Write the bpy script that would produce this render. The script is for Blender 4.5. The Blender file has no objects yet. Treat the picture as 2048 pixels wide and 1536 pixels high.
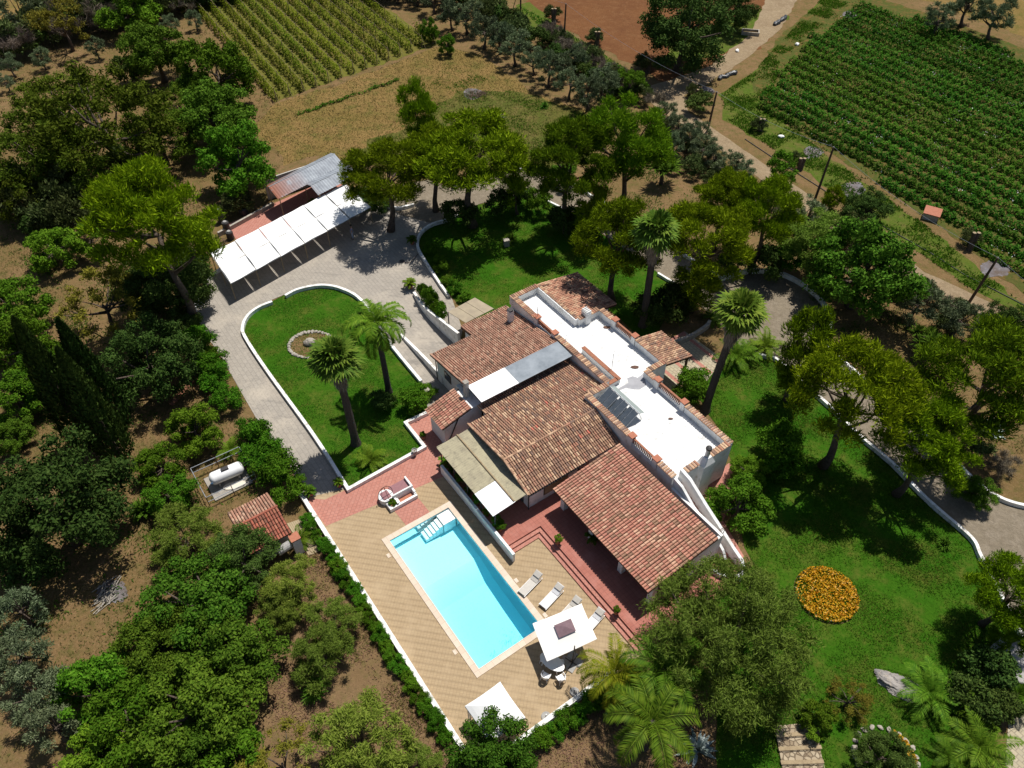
import bpy, bmesh, math, random
import numpy as np
from mathutils import Vector, Matrix
random.seed(7); rng = np.random.default_rng(7)
S = bpy.context.scene
COL = S.collection
R = math.radians
# ------------------------------------------------------------------ camera geometry
F_PX, TH, HC = 1558.0, R(46.0), 48.0
def G(px, py, z=0.0):
    """photo pixel (2048 x 1536) -> the real point at height z seen there"""
    u = (px - 1024) / F_PX; v = (py - 768) / F_PX
    d = (u, math.cos(TH) - v * math.sin(TH), -math.sin(TH) - v * math.cos(TH))
    t = (HC - z) / (-d[2])
    return Vector((d[0] * t, d[1] * t, z))
# house frame: u runs along the pool, v across it
AU = R(-54.7)
U = Vector((math.cos(AU), math.sin(AU), 0)); V = Vector((-math.sin(AU), math.cos(AU), 0))
O = Vector((-9.367, 30.787, 0))
def W(u, v, z=0.0):
    p = O + U * u + V * v; return Vector((p.x, p.y, z))
def UV(p):
    d = Vector((p[0], p[1], 0)) - O; return d.dot(U), d.dot(V)

# ------------------------------------------------------------------ objects
def tag(o, label=None, cat=None, group=None, kind=None):
    if label: o['label'] = label
    if cat: o['category'] = cat
    if group: o['group'] = group
    if kind: o['kind'] = kind
    return o
def thing(name, loc, label, cat, group=None, rz=0.0):
    o = bpy.data.objects.new(name, None); COL.objects.link(o)
    o.empty_display_size = 0.3
    o.location = loc; o.rotation_euler = (0, 0, rz)
    return tag(o, label, cat, group)
def adopt(o, parent):
    """parent a mesh that was built in world coordinates"""
    ps = []
    q = parent
    mw = Matrix.LocRotScale(parent.location, parent.rotation_euler, parent.scale)
    while q.parent:
        q = q.parent
        mw = Matrix.LocRotScale(q.location, q.rotation_euler, q.scale) @ mw
    o.parent = parent
    if parent.type == 'EMPTY':
        o.matrix_parent_inverse = mw.inverted()
    return o
def children_of(o): return KIDS.get(o.name, [])
KIDS = {}
def link_child(o, parent, local):
    if local: o.parent = parent
    else: adopt(o, parent)
    KIDS.setdefault(parent.name, []).append(o)
def copy_tree(root, loc=None, rz=None, sc=None, label=None, group=None):
    c = root.copy(); COL.objects.link(c)
    if loc is not None: c.location = loc
    if rz is not None: c.rotation_euler = (0, 0, rz)
    if sc is not None: c.scale = sc if isinstance(sc, (tuple, list)) else (sc, sc, sc)
    if label: c['label'] = label
    if group: c['group'] = group
    for k in children_of(root):
        d = k.copy(); COL.objects.link(d); d.parent = c
        for g in children_of(k):
            e = g.copy(); COL.objects.link(e); e.parent = d
    return c

class MB:
    """collects shapes, links them as one mesh object"""
    def __init__(s): s.v = []; s.f = []; s.m = []
    def add(s, vs, fs, m=0):
        b = len(s.v); s.v += [tuple(p) for p in vs]
        for f in fs: s.f.append(tuple(i + b for i in f)); s.m.append(m)
        return s
    def hexa(s, p, m=0):            # 4 bottom points, 4 top points
        return s.add(p, [(3, 2, 1, 0), (4, 5, 6, 7), (0, 1, 5, 4), (1, 2, 6, 5), (2, 3, 7, 6), (3, 0, 4, 7)], m)
    def box(s, c, d, rz=0.0, m=0):
        x, y, z = d[0] / 2, d[1] / 2, d[2] / 2; ca, sa = math.cos(rz), math.sin(rz)
        P = [(-x, -y, -z), (x, -y, -z), (x, y, -z), (-x, y, -z), (-x, -y, z), (x, -y, z), (x, y, z), (-x, y, z)]
        return s.hexa([(c[0] + a * ca - b * sa, c[1] + a * sa + b * ca, c[2] + q) for a, b, q in P], m)
    def ubox(s, u0, u1, v0, v1, z0, z1, m=0):
        return s.hexa([W(u0, v0, z0), W(u1, v0, z0), W(u1, v1, z0), W(u0, v1, z0),
                       W(u0, v0, z1), W(u1, v0, z1), W(u1, v1, z1), W(u0, v1, z1)], m)
    def prism(s, poly, z0, z1, m=0):
        poly = [Vector((p[0], p[1], 0)) for p in poly]
        a = sum(poly[i].x * poly[(i + 1) % len(poly)].y - poly[(i + 1) % len(poly)].x * poly[i].y for i in range(len(poly)))
        if a < 0: poly = poly[::-1]
        n = len(poly)
        vs = [(p.x, p.y, z0) for p in poly] + [(p.x, p.y, z1) for p in poly]
        fs = [(i, (i + 1) % n, n + (i + 1) % n, n + i) for i in range(n)]
        from mathutils.geometry import tessellate_polygon
        for t in tessellate_polygon([[Vector(p) for p in vs[:n]]]):
            t = list(t)
            q = [vs[i] for i in t]
            ar = (q[1][0] - q[0][0]) * (q[2][1] - q[0][1]) - (q[2][0] - q[0][0]) * (q[1][1] - q[0][1])
            if ar < 0: t = t[::-1]
            fs.append(tuple(n + i for i in t)); fs.append(tuple(t[::-1]))
        return s.add(vs, fs, m)
    def tube(s, pts, r, n=8, m=0, cap=True):
        pts = [Vector(p) for p in pts]
        if not isinstance(r, (list, tuple)): r = [r] * len(pts)
        vs = []; fs = []
        for i, p in enumerate(pts):
            t = (pts[min(i + 1, len(pts) - 1)] - pts[max(i - 1, 0)])
            if t.length < 1e-6: t = Vector((0, 0, 1))
            t.normalize()
            a = t.cross(Vector((0, 0, 1)))
            if a.length < 1e-3: a = Vector((1, 0, 0))
            a.normalize(); b = t.cross(a)
            for k in range(n):
                w = 2 * math.pi * k / n
                vs.append(p + (a * math.cos(w) + b * math.sin(w)) * r[i])
        for i in range(len(pts) - 1):
            for k in range(n):
                fs.append((i * n + k, i * n + (k + 1) % n, (i + 1) * n + (k + 1) % n, (i + 1) * n + k))
        if cap:
            fs.append(tuple(range(n))[::-1]); fs.append(tuple((len(pts) - 1) * n + k for k in range(n)))
        return s.add(vs, fs, m)
    def lathe(s, prof, c=(0, 0, 0), n=16, m=0):
        vs = []; fs = []
        for r, z in prof:
            for k in range(n):
                w = 2 * math.pi * k / n
                vs.append((c[0] + r * math.cos(w), c[1] + r * math.sin(w), c[2] + z))
        for i in range(len(prof) - 1):
            for k in range(n):
                fs.append((i * n + k, i * n + (k + 1) % n, (i + 1) * n + (k + 1) % n, (i + 1) * n + k))
        fs.append(tuple(range(n))[::-1]); fs.append(tuple((len(prof) - 1) * n + k for k in range(n)))
        return s.add(vs, fs, m)
    def build(s, name, mats, parent=None, smooth=False, local=False, bevel=0.0):
        if not isinstance(mats, (list, tuple)): mats = [mats]
        me = bpy.data.meshes.new(name); me.from_pydata(s.v, [], s.f)
        for x in mats: me.materials.append(x)
        if len(mats) > 1: me.polygons.foreach_set('material_index', s.m)
        if smooth: me.polygons.foreach_set('use_smooth', [True] * len(me.polygons))
        me.update()
        o = bpy.data.objects.new(name, me); COL.objects.link(o)
        if bevel:
            b = o.modifiers.new('bevel', 'BEVEL'); b.width = bevel; b.segments = 2; b.limit_method = 'ANGLE'
        if parent: link_child(o, parent, local)
        return o
def np_mesh(name, verts, quads, mat, parent=None, local=True, tris=False):
    """big meshes from numpy arrays (all quads or all triangles)"""
    me = bpy.data.meshes.new(name); k = 3 if tris else 4
    nv, nf = len(verts), len(quads)
    me.vertices.add(nv); me.vertices.foreach_set('co', np.asarray(verts, np.float32).ravel())
    me.loops.add(nf * k); me.loops.foreach_set('vertex_index', np.asarray(quads, np.int32).ravel())
    me.polygons.add(nf); me.polygons.foreach_set('loop_start', np.arange(0, nf * k, k, dtype=np.int32))
    me.update(calc_edges=True); me.validate()
    me.materials.append(mat)
    o = bpy.data.objects.new(name, me); COL.objects.link(o)
    if parent: link_child(o, parent, local)
    return o
def smooth_line(pts, closed=False, step=6):
    pts = [Vector(p) for p in pts]; n = len(pts); out = []
    for i in range(n if closed else n - 1):
        p0 = pts[(i - 1) % n] if (closed or i > 0) else pts[0]
        p1 = pts[i]; p2 = pts[(i + 1) % n]
        p3 = pts[(i + 2) % n] if (closed or i + 2 < n) else pts[-1]
        for k in range(step):
            t = k / step
            out.append(0.5 * ((2 * p1) + (p2 - p0) * t + (2 * p0 - 5 * p1 + 4 * p2 - p3) * t * t + (-p0 + 3 * p1 - 3 * p2 + p3) * t ** 3))
    if not closed: out.append(pts[-1])
    return out

# ------------------------------------------------------------------ materials
class NT:
    def __init__(s, name):
        s.mat = bpy.data.materials.new(name); s.mat.use_nodes = True
        s.t = s.mat.node_tree; s.n = s.t.nodes; s.l = s.t.links
        s.bsdf = s.n['Principled BSDF']; s.out = s.n['Material Output']
    def new(s, typ, **k):
        x = s.n.new(typ)
        for a, b in k.items():
            if hasattr(x, a): setattr(x, a, b)
            else: x.inputs[a].default_value = b
        return x
    def link(s, a, b): s.l.new(a, b)
    def co(s, world=False, rz=0.0, scale=(1, 1, 1)):
        if world: c = s.new('ShaderNodeNewGeometry').outputs['Position']
        else: c = s.new('ShaderNodeTexCoord').outputs['Object']
        m = s.new('ShaderNodeMapping'); m.inputs['Rotation'].default_value = (0, 0, rz); m.inputs['Scale'].default_value = scale
        s.link(c, m.inputs['Vector']); return m.outputs[0]
    def noise(s, co, scale, detail=4, rough=.6, lo=.35, hi=.65):
        x = s.new('ShaderNodeTexNoise'); x.inputs['Scale'].default_value = scale
        x.inputs['Detail'].default_value = detail; x.inputs['Roughness'].default_value = rough
        s.link(co, x.inputs['Vector'])
        r = s.new('ShaderNodeMapRange'); r.inputs['From Min'].default_value = lo; r.inputs['From Max'].default_value = hi
        s.link(x.outputs['Fac'], r.inputs['Value']); return r.outputs[0]
    def mix(s, f, a, b, mode='MIX'):
        x = s.new('ShaderNodeMix', data_type='RGBA', blend_type=mode)
        for i, q in ((0, f), (6, a), (7, b)):
            if isinstance(q, (int, float)): x.inputs[i].default_value = q
            elif isinstance(q, tuple): x.inputs[i].default_value = (*q[:3], 1)
            else: s.link(q, x.inputs[i])
        return x.outputs[2]
    def ramp(s, f, stops, const=False):
        x = s.new('ShaderNodeValToRGB'); e = x.color_ramp.elements
        if const: x.color_ramp.interpolation = 'CONSTANT'
        while len(e) < len(stops): e.new(0.5)
        for i, (p, c) in enumerate(stops): e[i].position = p; e[i].color = (*c, 1)
        s.link(f, x.inputs[0]); return x.outputs[0]
    def island(s): return s.new('ShaderNodeNewGeometry').outputs['Random Per Island']
    def objrand(s): return s.new('ShaderNodeObjectInfo').outputs['Random']
    def bump(s, h, strength=.4, dist=.05):
        b = s.new('ShaderNodeBump'); b.inputs['Strength'].default_value = strength; b.inputs['Distance'].default_value = dist
        s.link(h, b.inputs['Height']); s.link(b.outputs[0], s.bsdf.inputs['Normal'])
    def done(s, col, rough=.85, spec=.25, metal=0.0):
        if isinstance(col, tuple): s.bsdf.inputs['Base Color'].default_value = (*col, 1)
        else: s.link(col, s.bsdf.inputs['Base Color'])
        if isinstance(rough, (int, float)): s.bsdf.inputs['Roughness'].default_value = rough
        else: s.link(rough, s.bsdf.inputs['Roughness'])
        s.bsdf.inputs['Specular IOR Level'].default_value = spec; s.bsdf.inputs['Metallic'].default_value = metal
        return s.mat
def plain(name, c1, c2=None, scale=3.0, rough=.8, spec=.25, metal=0.0, bump=0.0, bscale=30, c3=None, s3=12, world=False):
    t = NT(name); co = t.co(world)
    c2 = c2 or tuple(x * .8 for x in c1)
    col = t.mix(t.noise(co, scale, 5), c1, c2)
    if c3: col = t.mix(t.noise(co, s3, 4, .7, .52, .7), col, c3)
    if bump: t.bump(t.noise(co, bscale, 4), bump, .03)
    return t.done(col, rough, spec, metal)
def leaf(name, c1, c2, c3=None, transl=.25, spec=.3, rough=.5, objvar=.85):
    """foliage: every leaf its own shade, every plant a slightly different tone"""
    t = NT(name)
    col = t.ramp(t.island(), [(0, c1), (.55, c2), (1, c3 or c2)])
    h = t.new('ShaderNodeHueSaturation')
    r = t.objrand()
    mv = t.new('ShaderNodeMapRange'); mv.inputs['To Min'].default_value = 1 - .35 * objvar; mv.inputs['To Max'].default_value = 1 + .35 * objvar
    t.link(r, mv.inputs['Value']); t.link(mv.outputs[0], h.inputs['Value'])
    mh = t.new('ShaderNodeMapRange'); mh.inputs['To Min'].default_value = .5 - .02 * objvar; mh.inputs['To Max'].default_value = .5 + .02 * objvar
    w = t.new('ShaderNodeMath', operation='FRACT'); w2 = t.new('ShaderNodeMath', operation='MULTIPLY'); w2.inputs[1].default_value = 7.3
    t.link(r, w2.inputs[0]); t.link(w2.outputs[0], w.inputs[0]); t.link(w.outputs[0], mh.inputs['Value']); t.link(mh.outputs[0], h.inputs['Hue'])
    t.link(col, h.inputs['Color'])
    t.done(h.outputs[0], rough, spec)
    if transl:
        tr = t.new('ShaderNodeBsdfTranslucent'); t.link(h.outputs[0], tr.inputs['Color'])
        mx = t.new('ShaderNodeMixShader'); mx.inputs[0].default_value = transl
        t.link(t.bsdf.outputs[0], mx.inputs[1]); t.link(tr.outputs[0], mx.inputs[2]); t.link(mx.outputs[0], t.out.inputs['Surface'])
    return t.mat
def tiles_mat(name, stops, dirt=(.05, .035, .025), dirt_hi=.75):
    t = NT(name); co = t.co(True)
    col = t.ramp(t.island(), stops, True)
    av = tuple(sum(q[1][k] for q in stops) / len(stops) for k in range(3)); col = t.mix(.18, col, av)
    col = t.mix(t.noise(co, .55, 5, .65, .45, .75), col, tuple(x * .82 for x in av))
    col = t.mix(t.noise(co, 14, 4, .7, .45, 1.0), col, (.08, .06, .045))
    col = t.mix(t.noise(co, .9, 4, .6, .58, dirt_hi + .15), col, dirt)
    return t.done(col, .85, .15)
def paving(name, c1, c2, cm, w, h, rz, mortar=.012, offset=0.0, patch=None, pscale=.6, bandmix=0.0, fine=None, rough=.85, stain=None):
    t = NT(name); co = t.co(True, rz)
    b = t.new('ShaderNodeTexBrick'); b.offset = offset; b.squash = 1.0
    t.link(co, b.inputs['Vector'])
    b.inputs['Color1'].default_value = (*c1, 1); b.inputs['Color2'].default_value = (*c2, 1); b.inputs['Mortar'].default_value = (*cm, 1)
    b.inputs['Scale'].default_value = 1; b.inputs['Mortar Size'].default_value = mortar
    b.inputs['Brick Width'].default_value = w; b.inputs['Row Height'].default_value = h; b.inputs['Bias'].default_value = 0.0
    col = b.outputs['Color']
    if bandmix:
        wv = t.new('ShaderNodeTexWave'); wv.bands_direction = 'Y'; wv.inputs['Scale'].default_value = math.pi / (20 * h) ; wv.inputs['Distortion'].default_value = .3
        t.link(co, wv.inputs['Vector'])
        mr = t.new('ShaderNodeMath', operation='MULTIPLY'); mr.inputs[1].default_value = bandmix; t.link(wv.outputs['Fac'], mr.inputs[0])
        col = t.mix(mr.outputs[0], col, tuple(x * .55 for x in c2))
    if patch: col = t.mix(t.noise(co, pscale, 5, .65, .5, .75), col, patch)
    if fine: col = t.mix(t.noise(co, 6, 5, .7, .5, .8), col, fine)
    if stain:
        cs = t.co(True, rz, (.35, 1.6, 1)); col = t.mix(t.noise(cs, .8, 7, .72, .54, .78), col, stain)
        col = t.mix(t.noise(co, 2.2, 8, .8, .62, .72), col, stain)
    t.bump(b.outputs['Fac'], -.25, .01)
    return t.done(col, rough, .25)
# ================================================================== materials
RZ = -AU
m_white = plain('white_render', (.80, .80, .79), (.72, .72, .70), 1.2, .8, bump=.15, c3=(.55, .54, .50), s3=1.3)
m_kerb = plain('white_kerb_paint', (.84, .84, .82), (.68, .66, .62), 1.5, .75, bump=.25, c3=(.36, .34, .30), s3=1.7)
m_wallgrey = plain('old_render', (.50, .49, .46), (.40, .38, .34), 1.2, .9, bump=.3)
m_roofwhite = plain('roof_membrane', (.80, .80, .79), (.62, .62, .61), .8, .75, bump=.1, c3=(.46, .46, .45), s3=2.2)
m_stone = plain('pale_stone', (.42, .38, .32), (.28, .25, .21), 5, .9, bump=.6, bscale=14)
m_rock = plain('grey_boulder', (.36, .33, .30), (.16, .15, .15), 1.6, .9, bump=.8, bscale=5, c3=(.45, .38, .29), s3=3)
m_concrete = plain('concrete', (.34, .31, .27), (.26, .24, .21), 2, .9, bump=.2, c3=(.18, .165, .15), s3=3)
m_terra = plain('terracotta', (.42, .17, .105), (.34, .13, .08), 6, .85, bump=.2)
m_brick = plain('brick_coping', (.36, .155, .09), (.25, .11, .07), 8, .9, bump=.3)
m_dark = plain('dark_metal', (.03, .03, .03), (.045, .04, .04), 8, .5, .4)
m_rust = plain('rusty_iron', (.13, .06, .035), (.08, .04, .03), 8, .7, .3)
m_wood = plain('weathered_wood', (.13, .085, .055), (.09, .06, .04), 6, .85, bump=.3)
m_plank = plain('pale_planks', (.36, .28, .17), (.27, .20, .12), 5, .85, bump=.4)
m_galv = plain('galvanised_steel', (.42, .45, .48), (.32, .34, .37), 4, .45, .5, .55)
m_plastic = plain('white_plastic', (.82, .82, .82), (.78, .78, .78), 4, .45, .4)
m_cloth = plain('white_canvas', (.84, .84, .83), (.78, .78, .77), 1.5, .8, .1)
m_glass = plain('dark_glazing', (.06, .075, .09), (.085, .10, .12), 3, .12, .6)
m_bark = plain('bark', (.075, .055, .042), (.13, .10, .08), 7, .95, bump=.9, bscale=18)
m_palmbark = plain('palm_bark', (.09, .075, .062), (.055, .045, .038), 9, .95, bump=.9, bscale=25)
m_pot = plain('flower_pot_clay', (.36, .15, .085), (.28, .11, .065), 6, .8)
m_cream = plain('cream_plastic', (.66, .61, .52), (.60, .55, .46), 5, .6)
m_slab = plain('grey_slab', (.34, .33, .31), (.28, .27, .26), 7, .8)

def earth(name, a, b, c, d=None, s=(.18, 1.1, 7), dl=.52):
    t = NT(name); co = t.co(True)
    col = t.mix(t.noise(co, s[0], 6, .65, .4, .62), a, b)
    col = t.mix(t.noise(co, s[1], 6, .7, .47, .68), col, c)
    if d: col = t.mix(t.noise(co, s[2], 5, .75, dl, dl + .2), col, d)
    col = t.mix(t.noise(co, 2.6, 8, .8, .35, .8), col, tuple(x * .55 for x in a))
    t.bump(t.noise(co, 5, 8, .75, .2, .8), .7, .12)
    return t.done(col, .95, .03)
m_ground = earth('dry_earth', (.225, .142, .068), (.165, .112, .042), (.085, .095, .022), (.30, .205, .115))
m_field = earth('mown_field', (.26, .165, .062), (.18, .13, .038), (.080, .10, .018), (.38, .26, .11), (.12, .5, 5))
m_plough = earth('ploughed_soil', (.19, .085, .036), (.15, .065, .03), (.22, .11, .05), (.11, .05, .025), (.1, .7, 4))
m_crop = earth('crop_soil', (.085, .105, .024), (.11, .10, .03), (.235, .115, .048), (.05, .09, .014), (.2, .9, 4))
m_verge = earth('weedy_verge', (.085, .135, .018), (.115, .135, .024), (.16, .12, .045), (.055, .11, .012), (.25, .9, 5))
m_vine_soil = earth('vineyard_soil', (.15, .155, .028), (.18, .14, .04), (.095, .125, .018), (.22, .15, .05), (.2, .8, 5))
m_road = earth('dirt_road', (.33, .25, .155), (.27, .195, .12), (.38, .29, .19), (.20, .14, .085), (.2, 1, 6))
m_gravel = earth('gravel', (.27, .225, .165), (.22, .18, .13), (.31, .26, .20), (.16, .13, .095), (.25, 1.2, 9))
m_mulch = earth('mulched_bed', (.25, .16, .085), (.20, .13, .062), (.13, .115, .038), (.15, .09, .05), (.3, 1.5, 9))
m_ash = plain('ash_patch', (.155, .145, .155), (.115, .09, .075), .9, .95, .03, c3=(.22, .21, .225), s3=1.6, world=True)
m_lawn = earth('lawn', (.034, .118, .006), (.062, .135, .010), (.125, .13, .024), (.026, .092, .005), (.16, .55, 3.5))
m_drive = paving('stamped_concrete', (.335, .300, .255), (.300, .268, .228), (.235, .21, .18), .62, .36, RZ, .02, .5, (.43, .375, .305), .28, fine=(.20, .185, .165), stain=(.155, .142, .128))
m_deck = paving('pool_deck_tiles', (.40, .295, .175), (.365, .265, .155), (.29, .21, .125), .21, .21, RZ - R(45), .014, 0, (.42, .315, .195), .5, bandmix=.42, fine=(.35, .26, .16))
m_red = paving('terracotta_paving', (.43, .19, .145), (.385, .16, .12), (.25, .11, .085), .28, .28, RZ + R(45), .014, .5, (.36, .16, .125), .7, fine=(.45, .235, .19))
m_redterr = paving('terrace_tiles', (.37, .14, .105), (.33, .12, .09), (.23, .09, .07), .30, .30, RZ, .012, 0, (.41, .18, .145), .8, fine=(.30, .12, .09))
m_copestone = paving('coping_stone', (.62, .51, .40), (.57, .46, .36), (.40, .33, .26), .5, .5, RZ, .01, 0, (.66, .58, .50), .5)
m_crazy = paving('crazy_paving', (.42, .36, .25), (.36, .31, .21), (.25, .21, .15), .4, .3, RZ, .03, .5, (.33, .30, .22), 1.5)
m_tileA = tiles_mat('roof_tiles_brown', [(0, (0.325, 0.194, 0.124)), (0.3, (0.235, 0.143, 0.102)), (0.5, (0.585, 0.386, 0.24)), (0.66, (0.406, 0.194, 0.129)), (0.78, (0.178, 0.125, 0.102)), (0.9, (0.66, 0.469, 0.305)), (0.99, (0.617, 0.168, 0.121))])
m_tileB = tiles_mat('roof_tiles_red', [(0, (0.519, 0.242, 0.168)), (0.26, (0.448, 0.183, 0.132)), (0.44, (0.637, 0.389, 0.264)), (0.6, (0.472, 0.195, 0.144)), (0.72, (0.277, 0.171, 0.108)), (0.86, (0.59, 0.319, 0.222)), (0.94, (0.224, 0.136, 0.09))], (.22, .12, .08), .95)
m_tileC = tiles_mat('roof_tiles_rose', [(0, (0.464, 0.244, 0.167)), (0.35, (0.365, 0.182, 0.124)), (0.6, (0.539, 0.348, 0.242)), (0.8, (0.268, 0.142, 0.1)), (0.94, (0.154, 0.103, 0.075))])
m_tileD = tiles_mat('roof_tiles_mixed', [(0, (0.565, 0.287, 0.185)), (0.3, (0.424, 0.201, 0.133)), (0.55, (0.605, 0.387, 0.253)), (0.86, (0.1, 0.058, 0.042)), (0.93, (0.352, 0.172, 0.119))], (.25, .12, .08), .95)
m_tileE = tiles_mat('roof_tiles_old', [(0, (0.352, 0.104, 0.066)), (0.3, (0.281, 0.093, 0.061)), (0.55, (0.399, 0.161, 0.099)), (0.75, (0.152, 0.073, 0.05)), (0.9, (0.445, 0.134, 0.088))])
m_under = plain('roof_underlay', (.075, .04, .028), (.05, .03, .022), 3, .95, .05)

# ================================================================== ground
POOL = (0.0, 12.42, 0.0, 5.82)
def ring_sheet(name, outer, hole, z, mat, kind='structure'):
    """a flat sheet with a rectangular hole, both given as four corners in the same order"""
    mb = MB()
    vs = [(p[0], p[1], z) for p in outer] + [(p[0], p[1], z) for p in hole]
    mb.add(vs, [(i, (i + 1) % 4, 4 + (i + 1) % 4, 4 + i) for i in range(4)])
    o = mb.build(name, mat); return tag(o, kind=kind)
hole = [W(.2, .2), W(12.2, .2), W(12.2, 5.6), W(.2, 5.6)]
ring_sheet('ground', [W(-700, -700), W(700, -700), W(700, 700), W(-700, 700)], hole, 0.0, m_ground)
ring_sheet('pool_deck', [W(-6.55, -3.0), W(17.05, -3.0), W(17.2, 9.9), W(-2.2, 9.9)], hole, 0.05, m_deck)
def sheet(name, pts, z, mat, jit=0.0, kind='structure', smooth=False, px=True):
    P = [G(*p) if px else Vector((p[0], p[1], 0)) for p in pts]
    if smooth: P = smooth_line(P, True, 5)
    if jit:
        Q = []
        for i, p in enumerate(P):
            q = P[(i + 1) % len(P)]; n = max(1, int((q - p).length / 1.3))
            for k in range(n): Q.append(p.lerp(q, k / n) + Vector((random.uniform(-jit, jit), random.uniform(-jit, jit), 0)))
        P = Q
    from mathutils.geometry import tessellate_polygon
    vs = [(p.x, p.y, z) for p in P]; fs = []
    for t in tessellate_polygon([[Vector(v) for v in vs]]):
        t = list(t); a, b, c = (vs[i] for i in t)
        if (b[0] - a[0]) * (c[1] - a[1]) - (c[0] - a[0]) * (b[1] - a[1]) < 0: t = t[::-1]
        fs.append(tuple(t))
    return tag(MB().add(vs, fs).build(name, mat), kind=kind)
# far fields
F_DRY = [(505, 250), (560, 205), (700, 160), (880, 92), (960, 110), (1060, 180), (1200, 235), (1180, 330), (1040, 350), (820, 330), (720, 330), (640, 310), (570, 330)]
F_VINE = [(545, 205), (880, 88), (640, -70), (330, -10), (440, 60)]
F_RED = [(1060, -60), (1055, 5), (1130, 60), (1215, 105), (1300, 150), (1370, 180), (1450, 130), (1520, 95), (1600, 0), (1620, -60)]
F_CROP = [(1500, 160), (1560, 70), (1640, 10), (1720, -15), (1850, 25), (2200, 150), (2500, 480), (2100, 640), (2048, 590), (1850, 430), (1700, 330), (1590, 260), (1530, 215)]
F_VERGE = [(1440, 190), (1500, 150), (1640, 0), (1720, -15), (1560, 120), (1540, 220), (1700, 345), (1850, 450), (2048, 610), (2200, 760), (2040, 630), (1930, 572), (1800, 478), (1650, 372), (1530, 288), (1450, 238)]
sheet('dry_field', F_DRY, .008, m_field, .45)
sheet('vineyard_ground', F_VINE, .012, m_vine_soil, .4)
sheet('ploughed_field', F_RED, .012, m_plough, .6)
sheet('crop_field', F_CROP, .016, m_crop, .3)
sheet('grass_verge', F_VERGE, .012, m_verge, .4)
sheet('grass_verge', [(1035, 10), (1060, 5), (1130, 60), (1240, 130), (1310, 175), (1270, 185), (1180, 130), (1110, 85), (1030, 40)], .014, m_verge, .35)
sheet('grass_verge', [(1400, 60), (1490, 30), (1560, 5), (1580, 40), (1480, 95), (1420, 115), (1330, 130), (1340, 90)], .016, m_verge, .4)
sheet('far_field', [(1720, -30), (1880, 10), (2060, 80), (2400, 220), (2500, -60), (1800, -90)], .010, m_field, .6)
sheet('far_field', [(-80, 95), (60, 75), (230, 30), (330, -20), (300, -90), (-120, -60)], .010, m_field, .5)
sheet('dirt_road', [(1300, 172), (1345, 160), (1420, 130), (1500, 70), (1545, -30), (1610, -30), (1560, 60), (1490, 120), (1420, 165), (1370, 190), (1378, 225), (1440, 268), (1530, 330), (1640, 405), (1760, 490), (1900, 570), (2060, 640), (2300, 760), (2300, 800), (2050, 672), (1880, 598), (1745, 518), (1620, 430), (1510, 350), (1420, 285), (1345, 238), (1300, 205)], .020, m_road, .22)
for q in (((1625, 305), 26, 17), ((1705, 380), 36, 20), ((1990, 538), 42, 24), ((1412, 182), 24, 11), ((945, 188), 26, 14), ((995, 235), 22, 8), ((225, 1185), 42, 32), ((1700, 28), 22, 9)):
    (x, y), a, b = q
    sheet('ash_patch', [(x + a * .8 * math.cos(w) * random.uniform(.75, 1.1), y + b * .8 * math.sin(w) * random.uniform(.75, 1.1)) for w in np.linspace(0, 6.283, 14)[:-1]], .024, m_ash, .1, smooth=True)
sheet('grass_patch', [(885, 195), (960, 180), (1060, 190), (1205, 240), (1190, 320), (1050, 350), (930, 330), (800, 320), (720, 330), (700, 300), (780, 270), (850, 235)], .0115, earth('green_pasture', (.10, .115, .024), (.14, .125, .032), (.20, .145, .055), (.065, .10, .016), (.2, .7, 5)), .9)
# lawns
ISL = [(544, 603), (517, 613), (495, 630), (486, 652), (491, 673), (533, 739), (616, 853), (661, 920), (696, 978), (849, 893), (811, 845), (857, 822), (842, 762), (772, 675), (724, 602), (683, 577), (642, 570), (597, 578), (568, 591)]
sheet('lawn', ISL, .030, m_lawn)
LAWN_UP = [(862, 447), (842, 463), (836, 483), (842, 504), (875, 559), (915, 610), (960, 650), (1010, 640), (1090, 575), (1150, 560), (1240, 640), (1300, 690), (1360, 590), (1320, 548), (1250, 500), (1180, 450), (1125, 416), (1094, 402), (1040, 390), (960, 410), (900, 436)]
sheet('lawn', LAWN_UP, .030, m_lawn, .12)
LAWN_R = [(1556, 722), (1622, 780), (1669, 822), (1724, 876), (1786, 928), (1840, 986), (1886, 1028), (1942, 1078), (1960, 1110), (1980, 1150), (2008, 1205), (2048, 1290), (2010, 1420), (1975, 1545), (1440, 1560), (1430, 1400), (1400, 1200), (1470, 1160), (1505, 1130), (1480, 1060), (1440, 990), (1470, 935), (1450, 880), (1400, 800), (1350, 770), (1380, 745), (1440, 730), (1500, 712)]
sheet('lawn', LAWN_R, .030, m_lawn, .15)
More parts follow.
